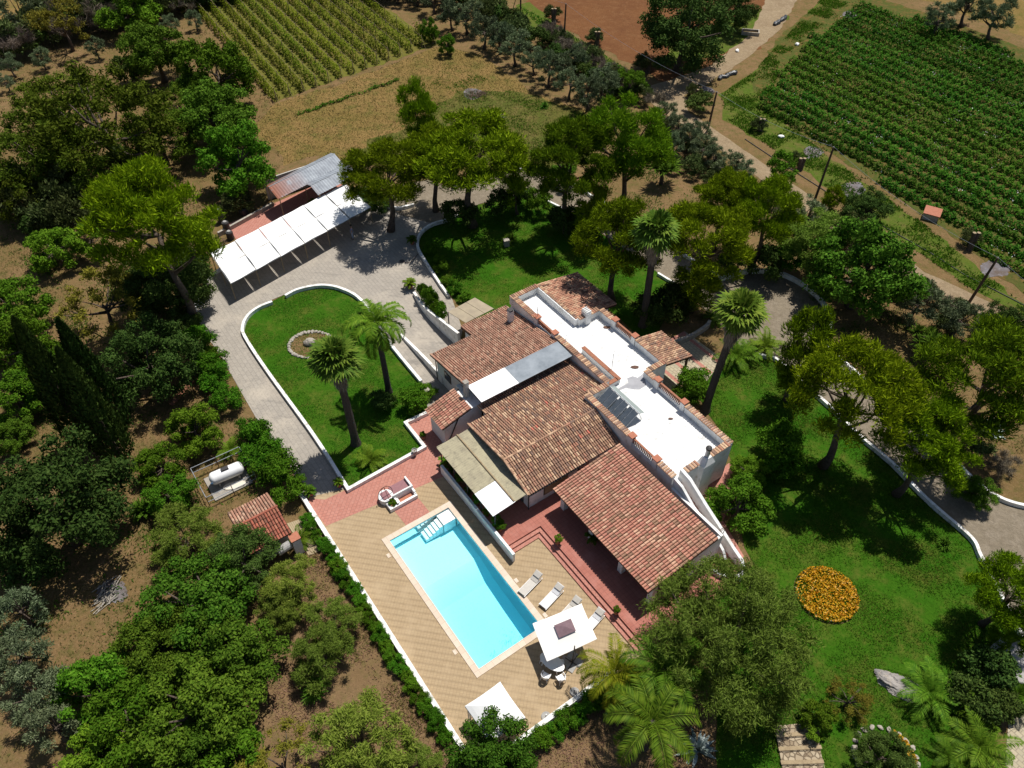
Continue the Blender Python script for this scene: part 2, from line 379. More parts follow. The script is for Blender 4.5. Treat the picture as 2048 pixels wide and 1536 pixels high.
# driveways
COURT = [(392, 630), (398, 590), (420, 555), (438, 540), (520, 470), (640, 430), (740, 420), (770, 405), (830, 400), (862, 395), (905, 430), (862, 447), (842, 463), (836, 483), (842, 504), (875, 559), (905, 600), (925, 660), (900, 790), (857, 822), (842, 762), (772, 675), (724, 602), (683, 577), (642, 570), (597, 578), (544, 600), (517, 613), (495, 630), (486, 652), (491, 673), (533, 739), (616, 853), (661, 920), (696, 978), (652, 1030), (614, 1012), (585, 940), (520, 850), (480, 780), (440, 710), (405, 660)]
sheet('driveway', COURT, .036, m_drive)
TRACK = [(770, 405), (800, 370), (860, 360), (903, 378), (957, 358), (1029, 338), (1070, 336), (1105, 343), (1149, 367), (1183, 391), (1250, 445), (1320, 490), (1382, 517), (1444, 555), (1481, 542), (1519, 538), (1560, 544), (1601, 562), (1635, 588), (1657, 619), (1662, 646), (1652, 680), (1680, 715), (1735, 762), (1796, 817), (1850, 866), (1907, 917), (1936, 946), (1969, 975), (2006, 997), (2048, 1010), (2200, 1030), (2200, 1400), (2048, 1275), (2010, 1202), (1981, 1148), (1961, 1107), (1944, 1074), (1886, 1024), (1841, 983), (1795, 937), (1750, 900), (1724, 873), (1669, 819), (1622, 776), (1556, 718), (1526, 709), (1485, 697), (1440, 650), (1395, 605), (1357, 571), (1316, 546), (1240, 492), (1180, 450), (1125, 416), (1094, 401), (1040, 388), (960, 408), (900, 434), (862, 447), (800, 430)]
sheet('gravel_track', TRACK, .042, m_gravel)
# planted / bare beds
sheet('mulch_bed', [(600, 1060), (650, 1065), (930, 1505), (1050, 1500), (1230, 1370), (1330, 1340), (1440, 1450), (1400, 1600), (430, 1600), (520, 1300), (560, 1150)], .006, m_mulch, .4)
bedc = G(622, 690)
sheet('planting_bed', [(bedc.x + 2.05 * math.cos(w) * (1 + .05 * math.sin(3 * w)), bedc.y + 1.75 * math.sin(w)) for w in np.linspace(0, 6.283, 25)[:-1]], .040, m_ground, px=False)
# terracotta paving
def usheet(name, pts, z, mat, kind='structure'):
    return sheet(name, [W(*p) for p in pts], z, mat, 0, kind, False, False)
usheet('terracotta_path', [(-6.55, -2.95), (-3.35, -2.75), (-2.2, 6.85), (-2.9, 11.5), (-4.4, 11.5), UV(G(862, 818)), UV(G(813, 846)), UV(G(850, 893)), UV(G(697, 978)), UV(G(650, 1000))], .056, m_red)
usheet('terracotta_path', [(-2.0, 1.95), (-.02, 2.05), (-.02, 4.05), (-2.0, 4.0)], .060, m_red)
usheet('terracotta_path', [(9.8, 19.4), (16.2, 19.3), (16.0, 20.2), (13, 21.2), (12.2, 23.2), (11.9, 25.6), (9.5, 25.6)], .046, m_red)
usheet('terracotta_path', [(-3.4, 26), (2.6, 26), (2.6, 29.2), (1.0, 33.6), (-3.6, 33.4)], .044, m_crazy)
for k in range(4): usheet('terracotta_path', [(-3.5, 28.2 + k * 1.55), (2.2 - .25 * k, 28.2 + k * 1.55), (2.2 - .25 * k, 28.55 + k * 1.55), (-3.5, 28.55 + k * 1.55)], .050, m_red)
usheet('terracotta_path', [(-3.5, 27.4), (-3.15, 27.4), (-3.3, 33.3), (-3.65, 33.3)], .054, m_red)
# raised terrace and its steps
def block(name, pts, z0, z1, mats, kind='structure'):
    return tag(MB().prism([W(*p) for p in pts], z0, z1).build(name, mats), kind=kind)
block('terrace', [(-2.9, 6.9), (5.86, 6.9), (5.86, 9.85), (17.2, 9.85), (17.2, 18.35), (-2.9, 18.35)], .0, .45, m_redterr)
for k, (e, z) in enumerate(((.28, .30), (.56, .15))):
    block('terrace_step', [(5.87, 6.9), (5.87 + e, 6.9), (5.87 + e, 9.84 - e), (17.15, 9.84 - e), (17.15, 9.84), (5.87, 9.84)] , .0, z - .001 * k, m_red)
# ================================================================== villa
villa = thing('villa', W(-2, 15, 0), 'white villa with terracotta tiled roofs and a white flat roof terrace, beside the pool', 'house')
HT = .006
def part(mb, name, mats, par=None, **k): return mb.build(name, mats, par or villa, **k)
# ---- walls
mb = MB()
F_OUT = [(-12.9, 20.5), (-12.9, 23.45), (-7.3, 23.45), (-7.3, 26.0), (1.1, 26.0), (1.1, 24.1), (10.1, 24.1), (10.1, 18.3), (.1, 18.3), (.1, 20.5)]
mb.prism([W(*p) for p in F_OUT], 0, 3.3)
part(mb, 'wall', m_white)
mb = MB()                                  # gabled wing under the brown roof
def uprism(poly_uz, v0, v1):               # polygon in (u, z) pulled along v
    n = len(poly_uz)
    vs = [W(u, v0, z) for u, z in poly_uz] + [W(u, v1, z) for u, z in poly_uz]
    fs = [tuple(range(n)), tuple(range(2 * n - 1, n - 1, -1))] + [(i, n + i, n + (i + 1) % n, (i + 1) % n) for i in range(n)]
    return vs, fs
mb.add(*uprism([(-3.0, 0), (4.12, 0), (4.12, 2.72), (1.53, 3.5), (-3.0, 2.95)], 10.05, 18.28))
mb.add(*uprism([(-4.2, 0), (-3.02, 0), (-3.02, 2.94), (-4.2, 2.82)], 11.7, 20.4))
part(mb, 'wall', m_white)
mb = MB()                                  # upper wing
mb.add(*uprism([(-11.4, 0), (-5.95, 0), (-5.95, 3.66), (-11.4, 2.78)], 11.8, 20.45))
mb.add(*uprism([(-13.2, 0), (-11.42, 0), (-11.42, 2.76), (-13.2, 2.45)], 15.8, 20.4))
part(mb, 'wall', m_white)
mb = MB()                                  # small entrance wing and its lean-to roof wall
def vprism(poly_vz, u0, u1):
    n = len(poly_vz)
    vs = [W(u0, v, z) for v, z in poly_vz] + [W(u1, v, z) for v, z in poly_vz]
    fs = [tuple(range(n))[::-1], tuple(range(n, 2 * n))] + [(i, (i + 1) % n, n + (i + 1) % n, n + i) for i in range(n)]
    return vs, fs
mb.add(*vprism([(8.35, 0), (11.78, 0), (11.78, 3.0), (10.6, 2.98), (8.35, 2.38)], -6.8, -4.62))
part(mb, 'wall', m_white)
mb = MB()                                  # block under the rose roof at the back, gateway wall under the back porch
mb.add(*vprism([(23.47, 0), (27.3, 0), (27.3, 3.15), (23.47, 3.8)], -12.7, -7.6))
part(mb, 'wall', m_white)

# ---- parapets with tile copings, railings and piers
def cap_tiles(mb, a, b, width, z, m=0, pitch=.21):
    """barrel tiles laid across a wall top from a to b (uv)"""
    A = W(*a); B = W(*b); d = (B - A); L = d.length; d.normalize(); n = Vector((-d.y, d.x, 0)); k = int(L / pitch)
    for i in range(k):
        c = A + d * ((i + .5) * L / k); w = L / k * .46; j = random.uniform(-.015, .015)
        vs = []
        for s in (-1, 1):
            for t in range(5):
                an = math.pi * t / 4
                p = c + d * (-math.cos(an) * w) + n * (s * width / 2 + j); vs.append((p.x, p.y, z + math.sin(an) * .085))
        fs = [(t, t + 1, 6 + t, 5 + t) for t in range(4)] + [(0, 4, 3, 2, 1)[::1], (5, 6, 7, 8, 9)]
        mb.add(vs, fs, m)
def wall_seg(a, b, z0, z1, th=.30, tiles=True):
    A = W(*a); B = W(*b); d = (B - A); L = d.length; c = (A + B) / 2
    mb = MB(); mb.box((c.x, c.y, (z0 + z1) / 2), (L, th, z1 - z0), math.atan2(d.y, d.x)); w_ = part(mb, 'parapet', m_white)
    if tiles: mb = MB(); cap_tiles(mb, a, b, th + .22, z1 + .002); part(mb, 'coping_tiles', m_tileA)
def rail_seg(a, b, z0=3.3):
    wall_seg(a, b, z0, z0 + .32, .26, False)
    A = W(*a); B = W(*b); d = (B - A); L = d.length; c = (A + B) / 2; n = int(L / .16)
    rail = MB(); rail.box((c.x, c.y, z0 + .78), (L, .16, .07), math.atan2(d.y, d.x))
    for i in range(n):
        p = A.lerp(B, (i + .5) / n)
        rail.lathe([(.05, 0), (.07, .1), (.045, .22), (.065, .34), (.05, .42)], (p.x, p.y, z0 + .322), 6)
    part(rail, 'railing', m_brick)
    for q in (a, b):
        p = W(*q); mb = MB(); mb.box((p.x, p.y, z0 + .46), (.42, .42, .92), AU); pr = part(mb, 'pier', m_white)
        mb = MB(); mb.box((p.x, p.y, z0 + .965), (.54, .54, .09), AU); part(mb, 'pier_cap', m_terra, pr)
z1 = 4.05
wall_seg((-12.75, 20.35), (-12.75, 23.3), 3.3, z1)                  # outer line, anticlockwise from the upper left
wall_seg((-12.6, 23.30), (-7.15, 23.30), 3.3, z1 - .004, tiles=False)
mb = MB(); cap_tiles(mb, (-12.9, 23.40), (-7.2, 23.40), .3, z1); part(mb, 'coping_tiles', m_tileA)
wall_seg((-7.15, 23.45), (-7.15, 25.7), 3.3, z1)
wall_seg((-7.0, 25.85), (-5.4, 25.85), 3.3, z1 - .002)
rail_seg((-5.1, 25.85), (-2.6, 25.85))
wall_seg((-2.35, 25.85), (.8, 25.85), 3.3, z1 - .002)
wall_seg((.95, 24.1), (.95, 26.0), 3.3, z1)
wall_seg((.8, 23.95), (2.0, 23.95), 3.3, z1 - .002)
rail_seg((2.3, 23.95), (5.2, 23.95))
wall_seg((5.45, 23.95), (10.1, 23.95), 3.3, z1 - .002)
wall_seg((9.95, 21.95), (9.95, 23.8), 3.3, z1)
wall_seg((9.95, 19.45), (9.95, 20.7), 3.3, z1 + .001)
wall_seg((8.35, 18.45), (9.9, 18.45), 3.3, z1 - .002)
rail_seg((5.45, 18.45), (8.1, 18.45))
wall_seg((.1, 18.45), (5.2, 18.45), 3.3, z1 - .002)
wall_seg((.25, 18.6), (.25, 20.5), 3.3, z1)
wall_seg((-6.5, 20.65), (.1, 20.65), 3.3, z1 - .002)
rail_seg((-9.2, 20.65), (-6.75, 20.65))
wall_seg((-12.6, 20.65), (-9.45, 20.65), 3.3, z1 - .002)
# inner upstand with a brick top (light well on the flat roof)
mb = MB(); mb2 = MB()
for a, b in (((-4.3, 21.75), (.2, 21.75)), ((.08, 20.8), (.08, 21.6))):
    A = W(*a); B = W(*b); c = (A + B) / 2; d = B - A; an = math.atan2(d.y, d.x)
    mb.box((c.x, c.y, 3.55), (d.length, .26, .5), an); mb2.box((c.x, c.y, 3.83), (d.length + .1, .36, .06), an)
part(mb, 'upstand', m_white); part(mb2, 'upstand_coping', m_brick)
# white roof deck
mb = MB(); mb.prism([W(*p) for p in [(-12.6, 20.8), (-12.6, 23.15), (-7.0, 23.15), (-7.0, 25.7), (.8, 25.7), (.8, 23.8), (9.8, 23.8), (9.8, 19.3), (9.8, 18.6), (.4, 18.6), (.4, 20.8)]], 3.29, 3.312)
part(mb, 'flat_roof', m_roofwhite)
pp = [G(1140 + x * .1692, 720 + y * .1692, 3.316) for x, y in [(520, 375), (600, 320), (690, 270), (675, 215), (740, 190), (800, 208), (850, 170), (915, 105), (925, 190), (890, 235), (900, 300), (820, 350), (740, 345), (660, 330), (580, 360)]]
mb = MB(); mb.prism(pp, 3.3125, 3.3165); part(mb, 'roof_patch', plain('roof_patch_grey', (.36, .36, .38), (.30, .30, .32), 2, .8))  # irregular flat polygon, greyer than the white deck it lies on
# ---- tiled roofs
def tiled(name, p0, across, down, nac, nrow, mat, mask=None, wt=.205, rl=.34, par=None):
    """p0: upper corner (u,v,z); across / down: unit steps (du,dv,dz) per metre; real barrel tiles"""
    mb = MB(); P0 = W(*p0[:2], p0[2])
    ax = (W(across[0], across[1], across[2]) - W(0, 0, 0)); dn = (W(down[0], down[1], down[2]) - W(0, 0, 0))
    ax.normalize(); dn.normalize(); up = ax.cross(dn)
    if up.z < 0: up = -up
    nc = int(round(nac / wt)); nr = int(round(nrow / rl)); wt = nac / nc; rl = nrow / nr
    for i in range(nc):
        jx = random.uniform(-.012, .012)
        for j in range(nr):
            c = P0 + ax * ((i + .5) * wt + jx + random.uniform(-.006, .006)) + dn * (j * rl)
            if mask and not mask(*UV(c + dn * rl * .5)): continue
            vs = []; li = random.uniform(0, .02)
            for (s, rr, lift) in ((-.04, .84, .012), (rl + .035, 1.0, .048 + li)):
                for t in range(5):
                    an = math.pi * t / 4
                    q = c + dn * s + ax * (-math.cos(an) * wt * .43 * rr) + up * (lift + math.sin(an) * wt * .33 * rr); vs.append(q)
            mb.add(vs, [(t, 5 + t, 6 + t, t + 1) for t in range(4)] + [(5, 9, 8, 7, 6)])
    return mb.build(name, mat, par or villa)
def slab(name, pts, th, mat, par=None):
    """sloping slab, pts = (u, v, z) of its top"""
    n = len(pts); t = [W(*p) for p in pts]
    vs = t + [Vector((p.x, p.y, p.z - th)) for p in t]
    a = sum(t[i].x * t[(i + 1) % n].y - t[(i + 1) % n].x * t[i].y for i in range(n))
    top = tuple(range(n)); fs = [top if a > 0 else top[::-1], tuple(n + i for i in (top[::-1] if a > 0 else top))]
    for i in range(n):
        q = (i, (i + 1) % n, n + (i + 1) % n, n + i); fs.append(q[::-1] if a > 0 else q)
    return MB().add(vs, fs).build(name, mat, par or villa)
def cap_line(mb, a, b, r=.11, seg=.4):
    A = W(*a); B = W(*b); n = max(1, int((B - A).length / seg))
    for i in range(n):
        p, q = A.lerp(B, i / n), A.lerp(B, (i + 1.08) / n); mb.tube([p, q], [r, r * .86], 8)
# main brown roof
s1 = (3.7 - 2.98) / 6.0; s2 = (3.7 - 2.8) / 2.97
zr = lambda u: 3.7 - (1.53 - u) * s1 if u < 1.53 else 3.7 - (u - 1.53) * s2
slab('roof_deck', [(-4.5, 11.4, zr(-4.5)), (-4.5, 20.45, zr(-4.5)), (.06, 20.45, zr(.06)), (.06, 18.26, zr(.06)), (1.53, 18.26, 3.7), (1.53, 9.62, 3.7), (-3.3, 9.75, zr(-3.3)), (-3.3, 11.4, zr(-3.3))], .14, m_under)
slab('roof_deck', [(1.53, 9.62, 3.698), (1.53, 18.26, 3.698), (4.5, 18.26, 2.8), (4.5, 9.72, 2.8)], .14, m_under)
tiled('tiled_roof', (1.5, 9.68, 3.7), (0, 1, 0), (-1, 0, -s1), 10.8, 6.05, m_tileA, lambda u, v: (u > -3.3 or v > 11.4) and (v < 18.2 or u < 0) and v < 20.4, .2, .33)
tiled('tiled_roof', (1.56, 9.66, 3.7), (0, 1, 0), (1, 0, -s2), 8.6, 3.12, m_tileA, None, .2, .33)
mb = MB(); cap_line(mb, (1.53, 9.62, 3.74), (1.53, 18.2, 3.74)); part(mb, 'ridge_tiles', m_tileA)
for a, b in (((1.53, 9.66, 3.74), (4.5, 9.66, 2.85)), ((1.53, 9.66, 3.73), (-3.3, 9.7, zr(-3.3) + .04)), ((-3.32, 11.42, zr(-3.3) + .04), (-4.5, 11.42, zr(-4.5) + .04))):
    mb = MB(); cap_line(mb, a, b, .09); part(mb, 'verge_tiles', m_tileA)
# upper rose-brown roof
s3 = 1.0 / 5.9; zu = lambda u: 3.9 - (-5.75 - u) * s3
slab('roof_deck', [(-5.75, 11.4, 3.9), (-5.75, 20.42, 3.9), (-13.45, 20.42, zu(-13.45)), (-13.45, 15.5, zu(-13.45)), (-11.75, 15.5, zu(-11.75)), (-11.75, 11.4, zu(-11.75))], .14, m_under)
tiled('tiled_roof', (-5.75, 11.42, 3.9), (0, 1, 0), (-1, 0, -s3), 9.0, 7.85, m_tileC, lambda u, v: (u > -11.75 or v > 15.5) and v < 20.4, .195, .31)
mb = MB(); cap_line(mb, (-5.75, 11.44, 3.94), (-11.75, 11.44, zu(-11.75) + .04), .085); part(mb, 'verge_tiles', m_tileC)
# red porch roof
s4 = (3.5 - 2.7) / 6.1
slab('roof_deck', [(5.02, 17.6, 3.5), (5.02, 11.5, 2.7), (15.12, 11.5, 2.7), (15.12, 17.6, 3.5)], .14, m_under)
tiled('tiled_roof', (5.02, 17.6, 3.5), (1, 0, 0), (0, -1, -s4), 10.1, 6.15, m_tileB, None, .22, .36)
# rose roof at the back and the back porch
slab('roof_deck', [(-13.0, 23.6, 3.95), (-13.0, 28.0, 3.25), (-7.35, 28.0, 3.25), (-7.35, 23.6, 3.95)], .14, m_under)
tiled('tiled_roof', (-13.0, 23.58, 3.95), (1, 0, 0), (0, 1, -.16), 5.65, 4.5, m_tileD, None, .22, .36)
slab('roof_deck', [(-2.8, 26.02, 3.6), (-2.8, 29.1, 2.9), (1.05, 29.1, 2.9), (1.05, 26.02, 3.6)], .14, m_under)
tiled('tiled_roof', (-2.8, 26.02, 3.6), (1, 0, 0), (0, 1, -.23), 3.85, 3.15, m_tileA, None, .22, .36)
mb = MB()
for u in (-2.6, .85):
    p = W(u, 28.8); mb.box((p.x, p.y, 1.38), (.15, .15, 2.76), AU)
c = W(-.88, 28.8); mb.box((c.x, c.y, 2.70), (3.7, .12, .12), AU)
part(mb, 'porch_post', m_wood)
# small entrance roof
s6 = .7 / 2.4
slab('roof_deck', [(-7.05, 10.75, 3.2), (-7.05, 8.1, 2.43), (-4.45, 8.1, 2.43), (-4.45, 10.75, 3.2)], .12, m_under)
tiled('tiled_roof', (-7.05, 10.75, 3.2), (1, 0, 0), (0, -1, -s6), 2.6, 2.8, m_tileB, None, .215, .36)
# gutters and pipes
for nm, pts, r_ in (('gutter', [W(4.57, 9.7, 2.68), W(4.57, 15.0, 2.68)], .055), ('downpipe', [W(4.2, 9.98, 2.7), W(4.2, 9.98, .46)], .045), ('gutter', [W(-11.82, 11.45, 2.72), W(-11.82, 15.4, 2.72)], .055),
                    ('downpipe', [W(-11.45, 11.72, 2.75), W(-11.45, 11.72, 0)], .045), ('downpipe', [W(-4.55, 9.6, 2.7), W(-4.55, 8.4, .1)], .05)):
    mb = MB(); mb.tube(pts, r_); part(mb, nm, m_dark)
mb = MB(); mb.tube([W(10.2, 21.0, 3.9), W(10.32, 20.75, 3.2), W(10.34, 20.7, .1)], .06); part(mb, 'downpipe', m_plastic)
# canopy over the valley between the two big roofs
slab('canopy_sheet', [(-5.95, 11.4, 4.05), (-3.95, 11.4, 3.95), (-3.95, 14.95, 3.95), (-5.95, 14.95, 4.05)], .05, m_plastic)
slab('canopy_sheet', [(-5.95, 14.97, 4.045), (-3.95, 14.97, 3.945), (-3.95, 20.3, 3.945), (-5.95, 20.3, 4.045)], .05, plain('grey_metal_sheet', (.26, .29, .32), (.16, .185, .21), .8, .3, .5, .5))
mb = MB()
for v in (11.6, 14.9, 18.0, 20.1): mb.tube([W(-4.05, v, 2.9), W(-4.05, v, 3.9)], .04)
mb.tube([W(-4.0, 11.42, 3.86), W(-4.0, 20.3, 3.86)], .035)
part(mb, 'canopy_frame', m_dark)
# veranda roof of old corrugated sheet, one newer white sheet
t = NT('old_fibre_sheet'); co = t.co(True, RZ)
wv = t.new('ShaderNodeTexWave'); wv.bands_direction = 'X'; wv.inputs['Scale'].default_value = 1.6; wv.inputs['Distortion'].default_value = .2; t.link(co, wv.inputs['Vector'])
col = t.mix(t.noise(co, .9, 6, .7, .35, .65), (.40, .36, .24), (.30, .265, .185)); col = t.mix(t.noise(co, 2.3, 5, .7, .52, .8), col, (.15, .135, .105))
t.bump(wv.outputs['Fac'], .5, .05); m_fibre = t.done(col, .8, .2)
zv = lambda v: 2.62 + (v - 6.72) * .10
slab('veranda_roof', [(-3.1, 8.6, zv(8.6)), (-3.1, 6.72, zv(6.72)), (2.1, 6.72, zv(6.72)), (2.1, 8.6, zv(8.6))], .03, m_fibre)
slab('veranda_roof', [(-3.1, 10.02, zv(10.02) - .04), (-3.1, 8.5, zv(8.5) - .04), (4.42, 8.5, zv(8.5) - .04), (4.42, 10.02, zv(10.02) - .04)], .03, m_fibre)
slab('veranda_roof', [(2.12, 8.62, zv(8.62) + .006), (2.12, 6.70, zv(6.7) + .006), (4.46, 6.70, zv(6.7) + .006), (4.46, 8.62, zv(8.62) + .006)], .03, m_plastic)
mb = MB()
for u in (-3.1, -1.9, -.7, .5, 1.7): mb.ubox(u - .03, u + .03, 6.75, 8.5, zv(6.72) + .005, zv(6.72) + .05)
part(mb, 'roof_batten', m_fibre)
mb = MB(); mb.tube([W(-3.1, 8.55, zv(8.55) + .05), W(4.4, 8.55, zv(8.55) + .05)], .07, 6); part(mb, 'roof_joint', m_plank)
mb = MB()
for u in (-2.95, -1.1, .7, 2.5, 4.3):
    mb.tube([W(u, 6.98, .45), W(u, 6.98, 2.58)], .05)
mb.tube([W(-3.1, 6.98, 2.56), W(4.45, 6.98, 2.56)], .05)
for u in (-2.95, .7, 4.3): mb.tube([W(u, 6.9, 2.55), W(u, 10.0, 2.80)], .04)
part(mb, 'veranda_post', m_dark)
# porch pillars and back wall
for u in (5.6, 8.8, 12.0, 14.9):
    mb = MB(); mb.ubox(u - .2, u + .2, 12.0, 12.4, .45, 2.66); part(mb, 'pillar', m_white)
mb = MB(); mb.ubox(5.1, 15.0, 12.08, 12.32, 2.45, 2.62); part(mb, 'porch_beam', m_wood)
mb = MB(); mb.ubox(10.12, 15.0, 18.1, 18.3, .45, 3.2); mb.ubox(14.8, 15.0, 15.6, 18.08, .45, 3.1); part(mb, 'wall', m_white)
# beige sheet roof over the side path
q = [G(896, 624, 2.5), G(950, 595, 2.5), G(988, 617, 2.5), G(931, 646, 2.5)]
t = NT('beige_sheet'); co = t.co(True, RZ); col = t.mix(t.noise(co, 1.5, 5), (.36, .30, .21), (.29, .24, .175)); m_beige = t.done(col, .8, .2)
for k in range(3):
    a, b = k / 3 + .006, (k + 1) / 3 - .006
    e0, e1, f0, f1 = q[0].lerp(q[1], a), q[0].lerp(q[1], b), q[3].lerp(q[2], a), q[3].lerp(q[2], b)
    mb = MB(); mb.prism([e0, e1, f1, f0], 2.47, 2.51); part(mb, 'side_roof', m_beige)
mb = MB()
for p in (q[0], q[1], q[2]): mb.tube([(p.x, p.y, 0), (p.x, p.y, 2.46)], .05)
part(mb, 'side_roof_post', m_dark)
# outside stair: steps between two white sloping walls
mb = MB()
for i in range(17):
    u = 9.85 + i * .37; z = 3.3 - (i + 1) * 3.1 / 17
    mb.ubox(u, u + .37, 18.52, 19.12, 0, z)
mb.ubox(16.14, 17.0, 17.5, 19.12, 0, .19)
part(mb, 'stair', m_red)
def top_wall(mb, pts, th):
    """wall standing on the ground with a varying top: (u, v, ztop)"""
    n = len(pts)
    P = [W(*p) for p in pts]; L = []; Rr = []
    for i, p in enumerate(P):
        d = P[min(i + 1, n - 1)] - P[max(i - 1, 0)]; d.z = 0; d.normalize(); nn = Vector((-d.y, d.x, 0)) * th / 2
        L.append(p + nn); Rr.append(p - nn)
    for i in range(n - 1):
        a, b, c, d = L[i], L[i + 1], Rr[i + 1], Rr[i]
        lo = [Vector((q.x, q.y, 0)) for q in (d, c, b, a)]
        mb.hexa(lo + [d, c, b, a])
mb = MB()
top_wall(mb, [(9.75, 19.25, 4.2), (10.7, 19.25, 4.02), (12.6, 19.25, 2.95), (14.4, 19.25, 2.05), (15.6, 19.25, 1.4), (16.4, 19.28, 1.0), (16.85, 19.1, .9), (17.1, 18.7, .9), (17.05, 18.2, .9), (16.75, 17.75, .88), (16.2, 17.35, .85), (15.6, 17.2, .8)], .24)
part(mb, 'stair_wall', m_white)
mb = MB()
top_wall(mb, [(10.0, 18.42, 4.06), (10.8, 18.42, 3.9), (12.15, 18.42, 3.0), (14.4, 18.42, 2.2), (15.3, 18.42, 1.6), (15.75, 18.42, .9)], .2)
part(mb, 'stair_wall', m_white)
mb = MB(); mb.tube([W(14.5, 18.45, 2.25), W(14.5, 18.45, 2.9), W(14.45, 19.2, 2.9), W(14.45, 19.2, 2.0)], .025); mb.tube([W(14.5, 18.5, 2.6), W(14.45, 19.2, 2.6)], .02); part(mb, 'stair_gate', m_rust)
# chimneys
mb = MB(); mb.ubox(10.105, 10.55, 20.75, 21.9, 0, 3.9); mb.hexa([W(9.8, 20.75, 3.9), W(10.55, 20.75, 3.9), W(10.55, 21.9, 3.9), W(9.8, 21.9, 3.9), W(9.9, 21.1, 4.5), W(10.35, 21.1, 4.5), W(10.35, 21.6, 4.5), W(9.9, 21.6, 4.5)])
part(mb, 'chimney_breast', m_white)
mb = MB(); p = W(10.1, 21.35); mb.lathe([(.17, 4.45), (.17, 5.25)], (p.x, p.y, 0), 14); ch = part(mb, 'flue', m_galv)
mb = MB(); mb.lathe([(.22, 5.25), (.24, 5.32), (.22, 5.42), (.06, 5.5)], (p.x, p.y, 0), 14); part(mb, 'flue_cap', m_dark, ch)
mb = MB(); p = W(-11.2, 19.25); mb.box((p.x, p.y, 3.35), (.42, .42, 1.7), AU); ch = part(mb, 'chimney', m_white)
mb = MB(); mb.box((p.x, p.y, 4.26), (.3, .3, .12), AU); mb.box((p.x, p.y, 4.34), (.46, .46, .05), AU); part(mb, 'chimney_cap', m_dark, ch)
mb = MB(); p = W(-7.1, 24.3); mb.box((p.x, p.y, 3.8), (.75, .5, 1.4), AU); ch = part(mb, 'chimney', m_white)
mb = MB()
for i in range(4):
    p = W(-7.38 + i * .19, 24.3); mb.box((p.x, p.y, 4.6), (.09, .5, .2), AU)
part(mb, 'chimney_cap', m_white, ch)
mb = MB(); p = W(-5.9, 11.25); mb.box((p.x, p.y, 2.3), (.34, .34, 4.6), AU); ch = part(mb, 'chimney', m_wallgrey)
mb = MB(); mb.box((p.x, p.y, 4.63), (.42, .42, .07), AU); part(mb, 'chimney_cap', m_concrete, ch)
# windows and doors
def window(u0, u1, v0, v1, z0, z1, mat=None, shut=True):
    """opening on a wall whose outer face is the thin side"""
    mb = MB(); mb.ubox(u0, u1, v0, v1, z0, z1); w = part(mb, 'window', m_wood)
    e = .07
    mb = MB()
    if abs(u1 - u0) < abs(v1 - v0): mb.ubox(u0 - .012, u1 + .012, v0 + e, v1 - e, z0 + e, z1 - e)
    else: mb.ubox(u0 + e, u1 - e, v0 - .012, v1 + .012, z0 + e, z1 - e)
    part(mb, 'shutter' if mat else 'pane', mat or m_glass, w); return w
window(-10.2, -9.2, 11.76, 11.83, 1.2, 2.1)
window(4.09, 4.17, 11.4, 13.6, 1.0, 2.35, m_plank)
window(4.09, 4.17, 14.6, 15.6, .46, 2.4)
window(-2.2, -.9, 10.0, 10.08, .46, 2.5); window(.4, 1.4, 10.0, 10.08, 1.2, 2.4); window(2.4, 3.5, 10.0, 10.08, .46, 2.5)
window(6.2, 7.4, 18.26, 18.33, .46, 2.6); window(9.0, 10.05, 18.26, 18.33, 1.2, 2.4)
window(1.07, 1.13, 24.7, 25.5, .1, 2.2)
window(2.6, 3.6, 24.07, 24.13, 1.0, 2.2); window(6.2, 7.2, 24.07, 24.13, 1.0, 2.2)
window(-3.9, -3.2, 11.66, 11.73, .1, 2.2)
# ================================================================== pool
pool = thing('swimming_pool', W(6, 3, 0), 'rectangular turquoise swimming pool with a pale stone edge and white corner steps', 'pool')
t = NT('pool_liner'); co = t.co(True, RZ)
b = t.new('ShaderNodeTexBrick'); b.offset = 0; t.link(co, b.inputs['Vector'])
b.inputs['Color1'].default_value = (.64, .93, .96, 1); b.inputs['Color2'].default_value = (.60, .91, .95, 1); b.inputs['Mortar'].default_value = (.62, .92, .95, 1)
b.inputs['Scale'].default_value = 1; b.inputs['Brick Width'].default_value = .06; b.inputs['Row Height'].default_value = .06; b.inputs['Mortar Size'].default_value = .006
col = t.mix(t.noise(co, .5, 3), b.outputs[0], (.60, .90, .95)); col = t.mix(t.noise(co, 9, 4, .7, .5, .75), col, (.52, .86, .92)); m_liner = t.done(col, .6, .2)
iu0, iu1, iv0, iv1 = .45, 11.97, .45, 5.37
mb = MB(); N = 12
prof = [(iu0, -1.05), (4.5, -1.15), (6.3, -1.75), (8.6, -1.95), (iu1, -2.15)]
for i in range(len(prof) - 1):
    (a, za), (b_, zb) = prof[i], prof[i + 1]
    mb.add([W(a, iv0, za), W(b_, iv0, zb), W(b_, iv1, zb), W(a, iv1, za)], [(0, 1, 2, 3)])
    mb.add([W(a, iv0, za), W(b_, iv0, zb), W(b_, iv0, .05), W(a, iv0, .05)], [(3, 2, 1, 0)])
    mb.add([W(a, iv1, za), W(b_, iv1, zb), W(b_, iv1, .05), W(a, iv1, .05)], [(0, 1, 2, 3)])
mb.add([W(iu0, iv0, -1.05), W(iu0, iv1, -1.05), W(iu0, iv1, .05), W(iu0, iv0, .05)], [(0, 1, 2, 3)])
mb.add([W(iu1, iv0, -2.15), W(iu1, iv1, -2.15), W(iu1, iv1, .05), W(iu1, iv0, .05)], [(3, 2, 1, 0)])
mb.build('basin', m_liner, pool)
mb = MB()
